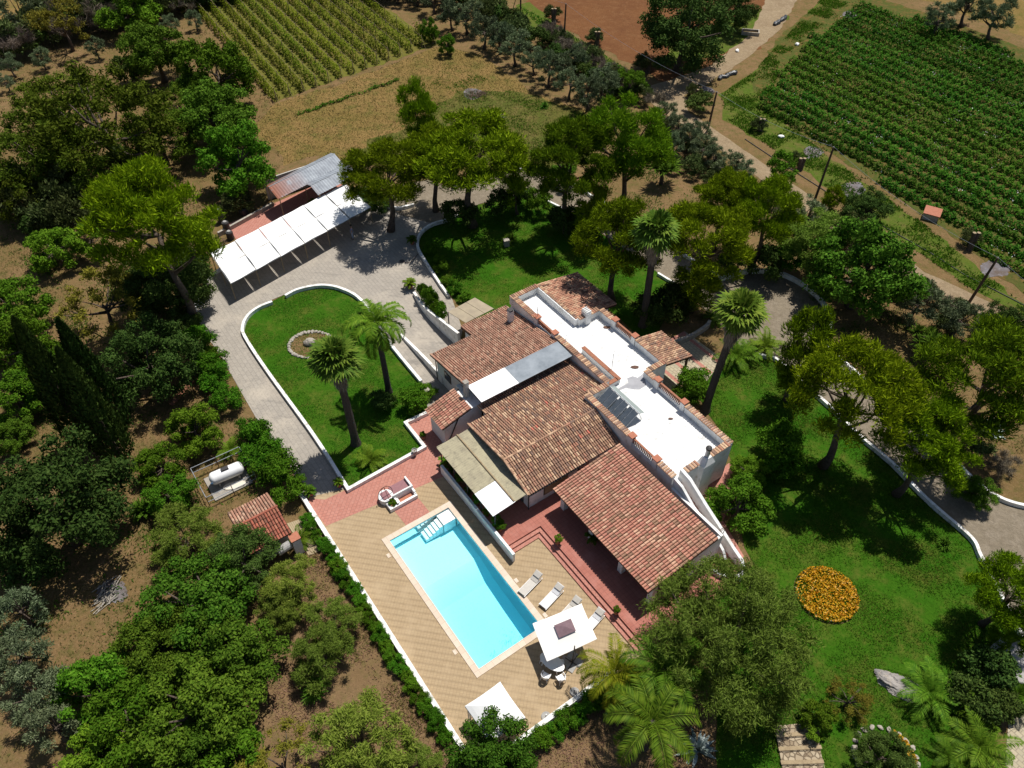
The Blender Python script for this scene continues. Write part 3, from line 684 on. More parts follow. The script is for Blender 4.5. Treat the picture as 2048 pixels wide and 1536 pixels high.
mb.ubox(0, 12.42, 0, .44, .0, .10); mb.ubox(0, 12.42, 5.38, 5.82, .0, .10); mb.ubox(0, .44, .44, 5.38, .0, .10); mb.ubox(11.98, 12.42, .44, 5.38, .0, .10)
mb.build('coping', m_copestone, pool)
mb = MB(); mb.ubox(.52, 1.5, 4.32, 5.32, -1.0, .0); mb.build('step_platform', m_plastic, pool)
for k in range(5):
    mb = MB(); mb.ubox(.62, 1.45, 4.27 - .29 * (k + 1), 4.25 - .29 * k, -1.0, -.14 - .14 * k); mb.build('step', m_plastic, pool)
t = NT('pool_water'); tr = t.new('ShaderNodeBsdfTransparent'); tr.inputs[0].default_value = (.93, 1, 1, 1)
gl = t.new('ShaderNodeBsdfGlossy'); gl.inputs['Roughness'].default_value = .04
co = t.co(True); nz = t.new('ShaderNodeTexNoise'); nz.inputs['Scale'].default_value = 3.5; nz.inputs['Detail'].default_value = 3; t.link(co, nz.inputs['Vector'])
bp = t.new('ShaderNodeBump'); bp.inputs['Strength'].default_value = .35; bp.inputs['Distance'].default_value = .05; t.link(nz.outputs['Fac'], bp.inputs['Height']); t.link(bp.outputs[0], gl.inputs['Normal'])
fr = t.new('ShaderNodeFresnel'); fr.inputs[0].default_value = 1.33; t.link(bp.outputs[0], fr.inputs['Normal'])
mx = t.new('ShaderNodeMixShader'); t.link(fr.outputs[0], mx.inputs[0]); t.link(tr.outputs[0], mx.inputs[1]); t.link(gl.outputs[0], mx.inputs[2]); t.link(mx.outputs[0], t.out.inputs['Surface'])
va = t.new('ShaderNodeVolumeAbsorption'); va.inputs['Color'].default_value = (.06, .86, .97, 1); va.inputs['Density'].default_value = .23; t.link(va.outputs[0], t.out.inputs['Volume'])
mb = MB(); mb.ubox(iu0 + .004, iu1 - .004, iv0 + .004, iv1 - .004, -2.17, -.07); mb.build('water', t.mat, pool)
for u, v in ((1.3, .2 - .42), (8.1, 5.98), (10.0, .3 - .5), (11.3, 6.05)):
    mb = MB(); mb.ubox(u, u + .34, v - .12, v + .12, .05, .085); mb.build('skimmer_lid', m_copestone, pool)

n = 130; cu_ = np.where(rng.uniform(0, 1, n) < .75, 0, 1); du_ = rng.normal(0, 1, (n, 2)) * np.where(cu_ == 0, .38, .18)[:, None]
fv = MB()
for k in range(n):
    u, v = (10.75, 3.7) if cu_[k] == 0 else (11.0, 2.2)
    u += du_[k, 0]; v += du_[k, 1]; z = -2.0; a = random.uniform(0, 6); q = random.uniform(.03, .06)
    if u > 11.8: continue
    p = W(u, v, z); fv.add([(p.x + q * math.cos(a), p.y + q * math.sin(a), z), (p.x - q * .4 * math.sin(a), p.y + q * .4 * math.cos(a), z + .004), (p.x - q * math.cos(a), p.y - q * math.sin(a), z)], [(0, 1, 2)])
tag(fv.build('sunken_leaves', m_dark), kind='stuff')
# ================================================================== low white walls
def low_wall(px, h, th, label, mat=None, smooth=True, hs=None, uvp=None):
    P = [Vector((*G(x, y, h)[:2], 0)) for x, y in px] if px else [W(*p) for p in uvp]
    HS = hs or [h] * len(P)
    if smooth:
        Q = smooth_line([Vector((p.x, p.y, z)) for p, z in zip(P, HS)], False, 5)
    else: Q = [Vector((p.x, p.y, z)) for p, z in zip(P, HS)]
    n = len(Q); L = []; Rr = []
    for i, p in enumerate(Q):
        d0 = (Q[i] - Q[i - 1]) if i else (Q[1] - Q[0]); d1 = (Q[i + 1] - Q[i]) if i < n - 1 else d0
        d0.z = d1.z = 0; d0.normalize(); d1.normalize(); t_ = (d0 + d1)
        if t_.length < 1e-4: t_ = d1
        t_.normalize(); nn = Vector((-t_.y, t_.x, 0)); k = min(2.0, 1 / max(.4, nn.dot(Vector((-d1.y, d1.x, 0)))))
        L.append(p + nn * th / 2 * k); Rr.append(p - nn * th / 2 * k)
    vs = []
    for i in range(n):
        vs += [(Rr[i].x, Rr[i].y, 0), (L[i].x, L[i].y, 0), (L[i].x, L[i].y, Q[i].z), (Rr[i].x, Rr[i].y, Q[i].z)]
    fs = [(0, 1, 2, 3)[::-1], tuple(4 * (n - 1) + k for k in range(4))]
    for i in range(n - 1):
        a, b = 4 * i, 4 * i + 4
        fs += [(a + 1, b + 1, b + 2, a + 2), (a + 2, b + 2, b + 3, a + 3), (a + 3, b + 3, b, a)]
    o = MB().add(vs, fs[:1] + [fs[1]] + [f[::-1] for f in fs[2:]]).build('garden_wall', mat or m_kerb)
    me = o.data; bm = bmesh.new(); bm.from_mesh(me); bmesh.ops.recalc_face_normals(bm, faces=bm.faces); bm.to_mesh(me); bm.free()
    return tag(o, label, 'wall')
low_wall([(544, 602), (517, 613), (495, 630), (485, 652), (490, 673), (533, 739), (616, 853), (661, 920)], .38, .26, 'white kerb wall curving round the driveway side of the palm lawn')
low_wall([(661, 920.3), (696, 977), (849, 892), (811, 844), (857, 822)], .38, .26, 'white wall with square corners between the palm lawn and the terracotta paving', smooth=False)
low_wall([(570, 590), (597, 577), (642, 569), (683, 576), (724, 601), (772, 675), (842, 761)], .4, .26, 'white kerb wall along the carport side and ramp side of the palm lawn')
low_wall([(801, 662), (830, 694), (858, 725), (886, 758)], .6, .24, 'white stepped wall dividing the two ramps beside the villa', hs=[.25, .5, .7, .9])
low_wall([(827, 577), (850, 615), (884, 650), (918, 681)], .8, .24, 'tall white retaining wall with climbing plants beside the ramp', hs=[.4, .9, 1.4, 1.7])
low_wall([(915, 428), (900, 436), (863, 447), (842, 463), (835, 483), (840, 503), (875, 559), (897, 590)], .4, .24, 'white curved wall holding the shaded lawn behind the carport court')
low_wall([(771, 409), (797, 414), (827, 407)], .4, .24, 'short white curved wall under the leaning pine by the carport')
low_wall([(903, 376), (934, 362), (957, 357)], .35, .22, 'short white wall under the umbrella pine at the start of the gravel track')
low_wall([(1029, 337), (1070, 335), (1105, 342), (1149, 366), (1183, 390), (1215, 408)], .35, .22, 'white wall on the outer side of the gravel track behind the umbrella pine')
low_wall([(1094, 400), (1125, 415)], .35, .22, 'short white wall beside the round bushes on the back lawn', smooth=False)
low_wall([(1316, 545), (1357, 570)], .35, .22, 'short white wall at the foot of the tallest fan palm', smooth=False)
low_wall([(1340, 490), (1382, 516), (1443, 554)], .35, .22, 'straight white wall above the track before the turning circle', smooth=False)
low_wall([(1443, 554.5), (1481, 542), (1519, 538), (1560, 543), (1601, 562), (1635, 588), (1657, 619), (1662, 646), (1652, 678)], .5, .26, 'white wall curving round the gravel turning circle')
low_wall([(1652, 690), (1680, 714), (1737, 764), (1796, 817), (1850, 866), (1907, 916), (1936, 945), (1969, 974), (2006, 996), (2048, 1009), (2110, 1018)], .4, .24, 'long white wall on the far side of the drive leaving to the right')
low_wall([(1485, 697), (1526, 709), (1556, 718), (1621, 776), (1669, 819), (1724, 873), (1786, 925), (1841, 983), (1886, 1024), (1944, 1074), (1961, 1107), (1981, 1148), (2010, 1202), (2048, 1273), (2080, 1330)], .4, .24, 'long white wall between the right lawn and the drive')
low_wall([(440, 536), (420, 552), (402, 580), (390, 612), (388, 640)], .35, .22, 'white kerb under the dark trees left of the carport')
low_wall(None, .45, .30, 'long white wall along the driveway side of the pool deck', smooth=False, uvp=[(-6.9, -3.05), (16.95, -3.05)], hs=[.42, .42])
low_wall(None, .45, .30, 'white wall closing the lower end of the pool deck', smooth=False, uvp=[(17.1, -3.2), (17.05, 7.4)], hs=[.42, .42])
low_wall(None, 1.0, .2, 'pale wall in front of the veranda, facing the pool', m_white, smooth=False, uvp=[(-2.6, 6.72), (6.95, 6.72)], hs=[1.0, 1.0])
low_wall([(1352, 682), (1385, 668), (1413, 650), (1420, 640)], .5, .3, 'rough stone wall beside the crazy paving at the back porch', m_stone)
# ================================================================== vegetation prototypes
def lf(name, a, b, c, tr=.22, rough=.75): return leaf(name, a, b, c, tr, .035, rough)
lf_pine = lf('pine_needles', (.090, .155, .004), (.150, .230, .005), (.21, .29, .008))
lf_pine2 = lf('dark_pine_needles', (.062, .125, .005), (.11, .185, .006), (.16, .24, .008))
lf_broad = lf('broad_leaves', (.042, .098, .008), (.074, .150, .012), (.115, .20, .020))
lf_bright = lf('bright_leaves', (.052, .125, .007), (.085, .180, .010), (.130, .230, .018))
lf_dark = lf('dark_leaves', (.028, .056, .011), (.048, .084, .015), (.080, .122, .026), .12)
lf_olive = lf('olive_leaves', (.088, .122, .055), (.135, .175, .085), (.195, .235, .13), .12)
lf_feather = lf('feathery_leaves', (.105, .165, .020), (.150, .215, .028), (.205, .265, .048), .3)
lf_pepper = lf('pepper_tree_leaves', (.105, .150, .020), (.150, .205, .026), (.205, .255, .05), .25)
lf_yellow = lf('yellowing_leaves', (.115, .110, .014), (.165, .145, .018), (.20, .17, .03), .25)
lf_cypress = lf('cypress_scales', (.020, .046, .009), (.034, .068, .012), (.056, .095, .018), .05)
lf_dry = lf('dry_twigs', (.13, .105, .08), (.18, .145, .11), (.235, .195, .15), .1)
lf_palm = lf('palm_leaflets', (.050, .110, .008), (.085, .160, .010), (.140, .215, .020), .2, .5)
lf_fan = lf('fan_palm_blades', (.060, .110, .012), (.100, .160, .018), (.165, .215, .030), .2, .5)
lf_palmy = lf('yellow_palm_leaflets', (.13, .165, .008), (.20, .215, .010), (.26, .25, .018), .2, .5)
lf_dead = lf('dead_fronds', (.15, .125, .10), (.20, .165, .13), (.26, .22, .18), .1)
lf_crop = lf('crop_leaves', (.030, .100, .007), (.052, .140, .010), (.090, .185, .020))
lf_vine = lf('vine_leaves', (.100, .150, .008), (.150, .200, .010), (.205, .235, .020), .3)
lf_grass = lf('grass_blades', (.036, .125, .006), (.058, .165, .009), (.095, .19, .020), .3, .9)
lf_grass2 = lf('yellowing_grass', (.085, .135, .016), (.13, .16, .026), (.175, .175, .04), .3, .9)
lf_drygrass = lf('dry_grass_blades', (.20, .15, .06), (.145, .13, .04), (.10, .12, .025), .2, .9)
lf_flower = leaf('orange_petals', (.46, .225, .006), (.52, .31, .010), (.40, .29, .016), .2)
lf_white = leaf('white_petals', (.7, .7, .66), (.6, .62, .55), None, .2)
lf_agave = leaf('agave_leaves', (.16, .21, .19), (.22, .27, .25), (.28, .33, .31), .05)

def unit(n): 
    d = rng.normal(size=(n, 3)); return d / np.linalg.norm(d, axis=1, keepdims=True)
def quads(pos, nrm, size, asp, dirs=None, spread=.6, wob=.35):
    """leaf blades at pos: long axis = dirs (or random in the plane of nrm)"""
    n = len(pos)
    nn = nrm + rng.normal(size=(n, 3)) * spread; nn /= np.linalg.norm(nn, axis=1, keepdims=True)
    a = unit(n) if dirs is None else dirs + rng.normal(size=(n, 3)) * wob
    a = a - nn * (a * nn).sum(1, keepdims=True) * (1.0 if dirs is None else 0.0)
    a /= np.linalg.norm(a, axis=1, keepdims=True) + 1e-9
    b = np.cross(nn, a); b /= np.linalg.norm(b, axis=1, keepdims=True) + 1e-9
    s = size * rng.uniform(.6, 1.3, (n, 1))
    L = a * s; Wd = b * s * asp
    v = np.stack([pos - L * .5, pos - L * .05 + Wd * .5, pos + L * .55, pos - L * .05 - Wd * .5], 1).reshape(-1, 3)
    f = np.arange(4 * n).reshape(n, 4)
    return v, f
def blobs_to_leaves(cs, rs, n, size, asp, up=0.0, droop=0.0, shell=.75, squash=.8, mindown=-.55, spread=.6, wob=.35):
    w = np.array(rs) ** 2; w = w / w.sum()
    idx = rng.choice(len(cs), n, p=w)
    d = unit(n); d[:, 2] = np.where(d[:, 2] < mindown, -d[:, 2], d[:, 2])
    r = np.array(rs)[idx][:, None] * (shell + (1 - shell) * rng.uniform(-1, .6, (n, 1)))
    off = d * r; off[:, 2] *= squash
    # ragged surface: lumps on every blob
    off *= 1 + .16 * np.sin(d[:, :1] * 7 + idx[:, None]) * np.cos(d[:, 1:2] * 6 + 2 * idx[:, None])
    pos = np.array(cs)[idx] + off
    dirs = None
    if up or droop: dirs = d * .6 + np.array([0, 0, up - droop]); dirs /= np.linalg.norm(dirs, axis=1, keepdims=True) + 1e-9
    return quads(pos, d, size, asp, dirs, spread, wob)
def trunk_mesh(name, h, r, branches, parent, mat, lean=(0, 0), curve=.25):
    mb = MB()
    k = 5; pts = []
    ph = random.uniform(0, 6)
    for i in range(k + 1):
        t = i / k; pts.append((lean[0] * t + curve * math.sin(ph + 2.4 * t) * t * (1 - t) * 2, lean[1] * t + curve * math.cos(ph + 2.1 * t) * t * (1 - t) * 2, h * t))
    mb.tube(pts, [r * (1.35 if i == 0 else 1 - .55 * i / k) for i in range(k + 1)], 8)
    top = Vector(pts[-1])
    for b in branches:
        b = Vector(b); t = random.uniform(.55, 1.0); i = min(k - 1, int(t * k)); s = Vector(pts[i]).lerp(Vector(pts[i + 1]), t * k - i)
        m = s.lerp(b, .5) + Vector((random.uniform(-.2, .2), random.uniform(-.2, .2), -.08 * (b - s).length))
        mb.tube([s, m, b], [r * .42, r * .28, r * .08], 6)
    return mb.build(name, mat, parent, local=True, smooth=True)
PROTO = {}
def new_proto(kind, name):
    o = bpy.data.objects.new(name, None); COL.objects.link(o); o.empty_display_size = .3
    PROTO.setdefault(kind, []).append([o, False]); return o
def crown_blobs(n, rx, rz, zc, br, lo=-.3, hole=0.25):
    cs = []; rs = []
    for i in range(n):
        for _ in range(40):
            p = unit(1)[0]
            if p[2] < lo: continue
            q = p * (rng.uniform(hole, 1) ** .5)
            c = np.array([q[0] * rx, q[1] * rx, zc + q[2] * rz])
            if all(np.linalg.norm(c - e) > br * .55 for e in cs): break
        cs.append(c); rs.append(br * rng.uniform(.7, 1.25))
    return cs, rs
# every prototype: crown radius about 1 unit x height given by its own numbers (metres at scale 1)
ZC = {}
def make_tree(kind, name, leafmat, rx, zc, rz, nb, br, n, size, asp, up=0, droop=0, squash=.8, lo=-.35, trunk=.18, var=2, bark=None, spread=.6, hole=.3, shell=.75, curve=.25, mindown=-.55, wob=.45):
    ZC[kind] = (zc + (.22 * rz if trunk else 0), rx * .88 + .40 * br)
    for _ in range(var):
        root = new_proto(kind, name)
        cs, rs = crown_blobs(nb, rx, rz, zc, br, lo, hole)
        v, f = blobs_to_leaves(cs, rs, n, size, asp, up, droop, shell, squash, mindown, spread, wob)
        np_mesh('crown', v, f, leafmat, root)
        if trunk:
            pick = [c for c in cs if abs(c[2]) > .1]; random.shuffle(pick)
            trunk_mesh('trunk', zc - rz * .15, trunk, [tuple(c) for c in pick[:9]], root, bark or m_bark, curve=curve)
make_tree('pine', 'pine_tree', lf_pine, 2.4, 4.5, 2.1, 54, .70, 26000, .25, .20, up=.6, squash=.62, lo=-.6, trunk=.2, var=3, curve=.6, shell=.65)
make_tree('pine_young', 'pine_tree', lf_pine, 1.0, 2.1, 1.7, 28, .45, 8000, .24, .17, up=.7, squash=.9, lo=-.8, trunk=.09, var=2, shell=.65)
make_tree('pine_dark', 'pine_tree', lf_pine2, 2.4, 4.4, 2.2, 54, .70, 26000, .25, .20, up=.45, squash=.7, lo=-.6, trunk=.2, var=2, curve=.5, shell=.65)
make_tree('broad', 'broadleaf_tree', lf_broad, 2.3, 2.1, 1.8, 64, .58, 24000, .15, .55, hole=.1, squash=.85, lo=-.85, trunk=.2, var=3, shell=.65, mindown=-.8)
make_tree('bright', 'broadleaf_tree', lf_bright, 2.0, 1.9, 1.6, 44, .56, 14000, .17, .5, squash=.85, lo=-.85, trunk=.14, var=3, shell=.65, mindown=-.8)
make_tree('small', 'small_tree', lf_bright, 1.2, 1.35, 1.1, 24, .42, 6000, .15, .5, lo=-.8, trunk=.08, var=2, shell=.6)
make_tree('oak', 'evergreen_oak', lf_dark, 2.6, 2.6, 2.2, 84, .62, 27000, .15, .5, squash=.9, lo=-.85, trunk=.24, var=2, hole=.1, shell=.65, mindown=-.8)
make_tree('olive', 'olive_tree', lf_olive, 1.2, 1.6, 1.15, 26, .42, 7000, .15, .28, up=.25, lo=-.75, trunk=.12, var=3, shell=.55, spread=.9)
make_tree('feather', 'feathery_tree', lf_feather, 1.9, 2.1, 1.4, 56, .5, 20000, .19, .20, droop=.15, squash=.7, lo=-.6, trunk=.10, var=3, spread=1.0, shell=.5, hole=.1, wob=1.0)
make_tree('pepper', 'pepper_tree', lf_pepper, 3.4, 3.0, 2.7, 170, .70, 85000, .19, .19, droop=.3, squash=.85, lo=-.7, trunk=.26, var=1, spread=1.1, shell=.45, hole=.05, wob=1.1)
make_tree('loose', 'loose_crowned_tree', lf('loose_leaves', (.052, .088, .006), (.085, .130, .010), (.130, .175, .018)), 3.0, 2.7, 2.3, 74, .72, 20000, .19, .38, squash=.85, lo=-.8, trunk=.2, var=2, spread=1.0, shell=.45)
make_tree('sparse', 'sparse_tree', lf_yellow, 2.0, 2.0, 1.6, 34, .55, 6000, .18, .3, lo=-.7, trunk=.12, var=2, spread=1.0, shell=.4)
make_tree('bush', 'bush', lf_bright, .75, .62, .5, 14, .36, 3200, .13, .5, lo=-.3, trunk=0, var=3, hole=.2)
make_tree('hedge', 'hedge_shrub', lf('hedge_leaves', (.036, .108, .006), (.062, .160, .008), (.105, .210, .016), .25), .95, .95, .8, 22, .42, 5500, .13, .45, lo=-.6, trunk=0, var=3, hole=.2, shell=.65)
make_tree('darkbush', 'bush', lf_dark, .95, .9, .75, 22, .42, 4800, .14, .5, lo=-.6, trunk=0, var=2, hole=.2, shell=.65)
make_tree('dry', 'dry_bush', lf_dry, 1.0, .9, .7, 14, .55, 3400, .42, .05, up=.7, lo=-.4, trunk=0, var=2, spread=1.0, shell=.3, hole=.1)
make_tree('scrub', 'scrub_bush', lf('scrub_leaves', (.052, .074, .020), (.080, .108, .030), (.125, .150, .055), .15), 1.1, 1.0, .9, 24, .5, 5000, .17, .4, up=.2, lo=-.6, trunk=0, var=3, spread=.9, shell=.5)
# cypress
for _ in range(2):
    root = new_proto('cypress', 'cypress_tree'); n = 9000
    t_ = rng.uniform(0, 1, n) ** .8; an = rng.uniform(0, 6.283, n); z = .4 + t_ * 10.6
    rad = 1.05 * np.clip(np.minimum(t_ * 6 + .35, 1.0) * (1 - t_ ** 1.7) ** .75, .02, 2) * (1 + .12 * np.sin(an * 5 + z * 1.3) + .08 * np.sin(an * 9 - z * 3)) * rng.uniform(.8, 1.05, n)
    d = np.stack([np.cos(an), np.sin(an), np.full(n, .25)], 1); pos = np.stack([np.cos(an) * rad, np.sin(an) * rad, z], 1)
    v, f = quads(pos, d, .30, .4, d * .3 + np.array([0, 0, 1.0]), .5, .25); np_mesh('crown', v, f, lf_cypress, root)
    MB().tube([(0, 0, 0), (0, 0, 5), (0, 0, 10)], [.2, .14, .03], 8).build('trunk', m_bark, root, local=True)
# fan palm: bare trunk, hanging skirt of dead leaves, round head of pleated fans
def fan_blades(base, out, n_seg, rad, droop, VS, FS):
    out = out / np.linalg.norm(out); side = np.cross(out, [0, 0, 1.0]); side /= np.linalg.norm(side) + 1e-9; up = np.cross(side, out)
    for i in range(n_seg):
        w = (i / (n_seg - 1) - .5) * 3.9; d = out * math.cos(w) + side * math.sin(w); dd = d + up * .12 * (1 if i % 2 else -1)
        r = rad * random.uniform(.85, 1.05) * (1 - .18 * abs(w) / 2); tip = base + dd * r - np.array([0, 0, droop * r * r])
        mid = base + d * r * .55 - np.array([0, 0, droop * r * r * .2]); pr = np.cross(d, up); pr = (out * -math.sin(w) + side * math.cos(w)) * r * .085
        b = len(VS); VS += [base, mid - pr, tip, mid + pr]; FS.append((b, b + 1, b + 2, b + 3))
def make_fan_palm(kind, h, lean, skirt, nfr, seed):
    random.seed(seed); root = new_proto(kind, 'fan_palm')
    mb = MB(); k = 14; pts = [(lean[0] * (i / k) ** 1.6, lean[1] * (i / k) ** 1.6, h * i / k) for i in range(k + 1)]
    mb.tube(pts, [.46 if i == 0 else .33 - .08 * i / k + (.02 if i % 2 else 0) for i in range(k + 1)], 12); mb.build('trunk', m_palmbark, root, local=True)
    top = np.array(pts[-1]); VS = []; FS = []
    for i in range(nfr):
        az = i * 2.39996 + random.uniform(-.2, .2); el = math.radians(80 - 96 * (i / nfr) + random.uniform(-6, 6))
        d = np.array([math.cos(az) * math.cos(el), math.sin(az) * math.cos(el), math.sin(el)])
        pl = random.uniform(.85, 1.35); b = top + d * pl - np.array([0, 0, .12 * pl]); s = np.cross(d, [0, 0, 1.0]); s /= np.linalg.norm(s) + 1e-9
        q = len(VS); VS += [top + s * .03, top - s * .03, b - s * .02, b + s * .02]; FS.append((q, q + 1, q + 2, q + 3))
        fan_blades(b, d + np.array([0, 0, -.25]), 19, random.uniform(1.0, 1.3), .24, VS, FS)
    np_mesh('crown', np.array(VS), np.array(FS), lf_fan, root)
    n = 1300; t_ = rng.uniform(0, 1, n); an = rng.uniform(0, 6.283, n); zz = h - skirt * t_ - .1
    rr = (.30 + 1.0 * (1 - t_) ** 1.3 * np.minimum(1, t_ * 8 + .3)) * rng.uniform(.75, 1.05, n) * (.55 if skirt < 1.5 else 1)
    lx = np.array([lean[0], lean[1]])[None] * np.clip(zz / h, 0, 1)[:, None] ** 1.6
    pos = np.stack([np.cos(an) * rr + lx[:, 0], np.sin(an) * rr + lx[:, 1], zz], 1); d = np.stack([np.cos(an), np.sin(an), 0 * an], 1)
    v, f = quads(pos, d, .75, .10, d * .22 + np.array([0, 0, -1.0]), .5, .18); np_mesh('dead_skirt', v, f, lf_dead, root)
# feather palm
def frond(base, az, el, L, droop, lw, VS, FS, ns=22, wid=.055):
    ca, sa = math.cos(az), math.sin(az); p = np.array(base, float); e = el; st = L / ns; pts = [p.copy()]
    for i in range(ns):
        p = p + st * np.array([ca * math.cos(e), sa * math.cos(e), math.sin(e)]); e -= droop / ns * (1 + .8 * i / ns); pts.append(p.copy())
    side = np.array([-sa, ca, 0])
    for i in range(2, ns + 1):
        t = i / ns; ll = lw * (math.sin(math.pi * min(1, .18 + .80 * t)) ** .7) * random.uniform(.85, 1.1)
        fw = pts[i] - pts[i - 1]; fw /= np.linalg.norm(fw); upv = np.cross(fw, side)
        if upv[2] < 0: upv = -upv
        for s in (-1, 1):
            for h_ in (0, .5):
                d = side * s * .85 + fw * .55 + upv * random.uniform(-.1, .28); d /= np.linalg.norm(d)
                b0 = pts[i] - fw * st * h_; tip = b0 + d * ll - np.array([0, 0, .22 * ll]); w_ = fw * wid
                b = len(VS); VS += [b0, b0 + d * ll * .5 + w_, tip, b0 + d * ll * .5 - w_]; FS.append((b, b + 1, b + 2, b + 3))
        q = len(VS); w_ = side * .02; VS += [pts[i - 1] - w_, pts[i - 1] + w_, pts[i] + w_, pts[i] - w_]; FS.append((q, q + 1, q + 2, q + 3))
def make_feather_palm(kind, name, h, tr, nfr, L, lw, el0, el1, droop, seed, mat, ns=22, wid=.055, lean=(0, 0)):
    random.seed(seed); root = new_proto(kind, name); VS = []; FS = []
    if h > .3:
        k = 10; MB().tube([(lean[0] * (i / k) ** 1.5, lean[1] * (i / k) ** 1.5, h * i / k) for i in range(k + 1)], [tr * (1.3 if i == 0 else 1 - .25 * i / k) for i in range(k + 1)], 10).build('trunk', m_palmbark, root, local=True)
    for i in range(nfr):
        frond((lean[0], lean[1], h), i * 2.39996 + random.uniform(-.25, .25), math.radians(el0 + (el1 - el0) * i / nfr + random.uniform(-6, 6)), L * random.uniform(.8, 1.08), droop, lw, VS, FS, ns, wid)
    np_mesh('crown', np.array(VS), np.array(FS), mat, root)
make_fan_palm('fan1', 9.4, (-.15, .1), 2.8, 48, 11); make_fan_palm('fan2', 10.3, (.9, .5), 2.9, 46, 12); make_fan_palm('fan3', 10.4, (-.1, .2), 3.0, 38, 13)
make_feather_palm('queen', 'feather_palm', 7.6, .26, 19, 3.7, .72, 80, -10, 1.9, 21, lf_palm, 34, .045, lean=(-.2, .2))
make_feather_palm('bigpalm', 'feather_palm', 3.6, .22, 14, 3.7, .70, 72, 0, 1.8, 22, lf_palm, 30, .032)
make_feather_palm('yelpalm', 'feather_palm', 3.2, .18, 16, 3.3, .60, 75, 0, 1.9, 23, lf_palmy, 30, .030)
make_feather_palm('lowpalm', 'young_palm', .35, .22, 16, 2.1, .5, 75, 15, 1.2, 24, lf_palm, 28, .022)
make_feather_palm('cycad', 'cycad', .2, .12, 22, .85, .22, 70, 8, 1.0, 25, lf_palm, 12, .03)
# sword-leaved plants
def make_swords(kind, name, n, L, w, mat, seed, stem=0.0, heads=1):
    random.seed(seed); root = new_proto(kind, name); VS = []; FS = []
    for hd in range(heads):
        o = np.array([random.uniform(-.5, .5), random.uniform(-.5, .5), 0]) * (1 if heads > 1 else 0); o[2] = stem * random.uniform(.6, 1.1)
        for i in range(n):
            az = i * 2.39996; el = math.radians(random.uniform(5, 82)); d = np.array([math.cos(az) * math.cos(el), math.sin(az) * math.cos(el), math.sin(el)])
            s = np.array([-math.sin(az), math.cos(az), 0]) * w; l = L * random.uniform(.75, 1.1); m = o + d * l * .55; tp = o + d * l - np.array([0, 0, .15 * l])
            b = len(VS); VS += [o - s * .6, o + s * .6, m + s, tp, m - s]; FS += [(b, b + 1, b + 2, b + 4), (b + 4, b + 2, b + 3, b + 3)]
    V4 = np.array(VS); F4 = [f for f in FS]
    mb = MB(); mb.add([tuple(p) for p in V4], [tuple(dict.fromkeys(f)) for f in F4]); mb.build('leaves', mat, root, local=True)
    if stem:
        MB().tube([(0, 0, 0), (0, 0, stem)], [.14, .1], 7).build('trunk', m_bark, root, local=True)
make_swords('yucca', 'yucca', 60, .8, .045, lf_broad, 31, 1.3, 5); make_swords('agave', 'agave', 26, 1.15, .10, lf_agave, 32); make_swords('spiky', 'spiky_plant', 70, .95, .04, lf_broad, 33, .3, 3)
make_swords('cactus', 'clump_of_spears', 50, .9, .07, lf_crop, 34)
random.seed(5)
CNT = {}
def plant(kind, loc, sc, label, cat='tree', group=None, rz=None, v=None):
    i = CNT.get(kind, 0); CNT[kind] = i + 1
    P = PROTO[kind]; e = P[(i if v is None else v) % len(P)]
    rz = random.uniform(0, 6.28) if rz is None else rz
    s = sc if isinstance(sc, tuple) else (sc * random.uniform(.96, 1.04), sc * random.uniform(.96, 1.04), sc)
    if not e[1]:
        e[1] = True; o = e[0]; o.location = loc; o.rotation_euler = (0, 0, rz); o.scale = s; e.append(True)
        o['label'] = label
        if group: o['group'] = group
    else: o = copy_tree(e[0], loc, rz, s, label, group)
    o['category'] = cat
    if group is None and 'group' in o: del o['group']
    return o
def at_base(kind, px, py, sc, label, cat='tree', **k): return plant(kind, G(px, py), sc, label, cat, **k)
# crown-centre placement: what the photo shows of most trees is the crown
def at_crown(kind, px, py, rpx, label, cat='tree', hs=1.0, **k):
    """crown centre and radius in photo pixels -> a tree of real size standing on the ground there"""
    zc, cr = ZC[kind]; p = G(px, py); sc = 1.0
    for _ in range(4):
        z = zc * sc * hs; p = G(px, py, z); dist = math.sqrt(p.x ** 2 + p.y ** 2 + (HC - z) ** 2); sc = rpx * dist / F_PX / cr
        # off-axis stretch is ignored: it is below the size of a branch
    return plant(kind, (p.x, p.y, 0), (sc, sc, sc * hs), label, cat, **k)
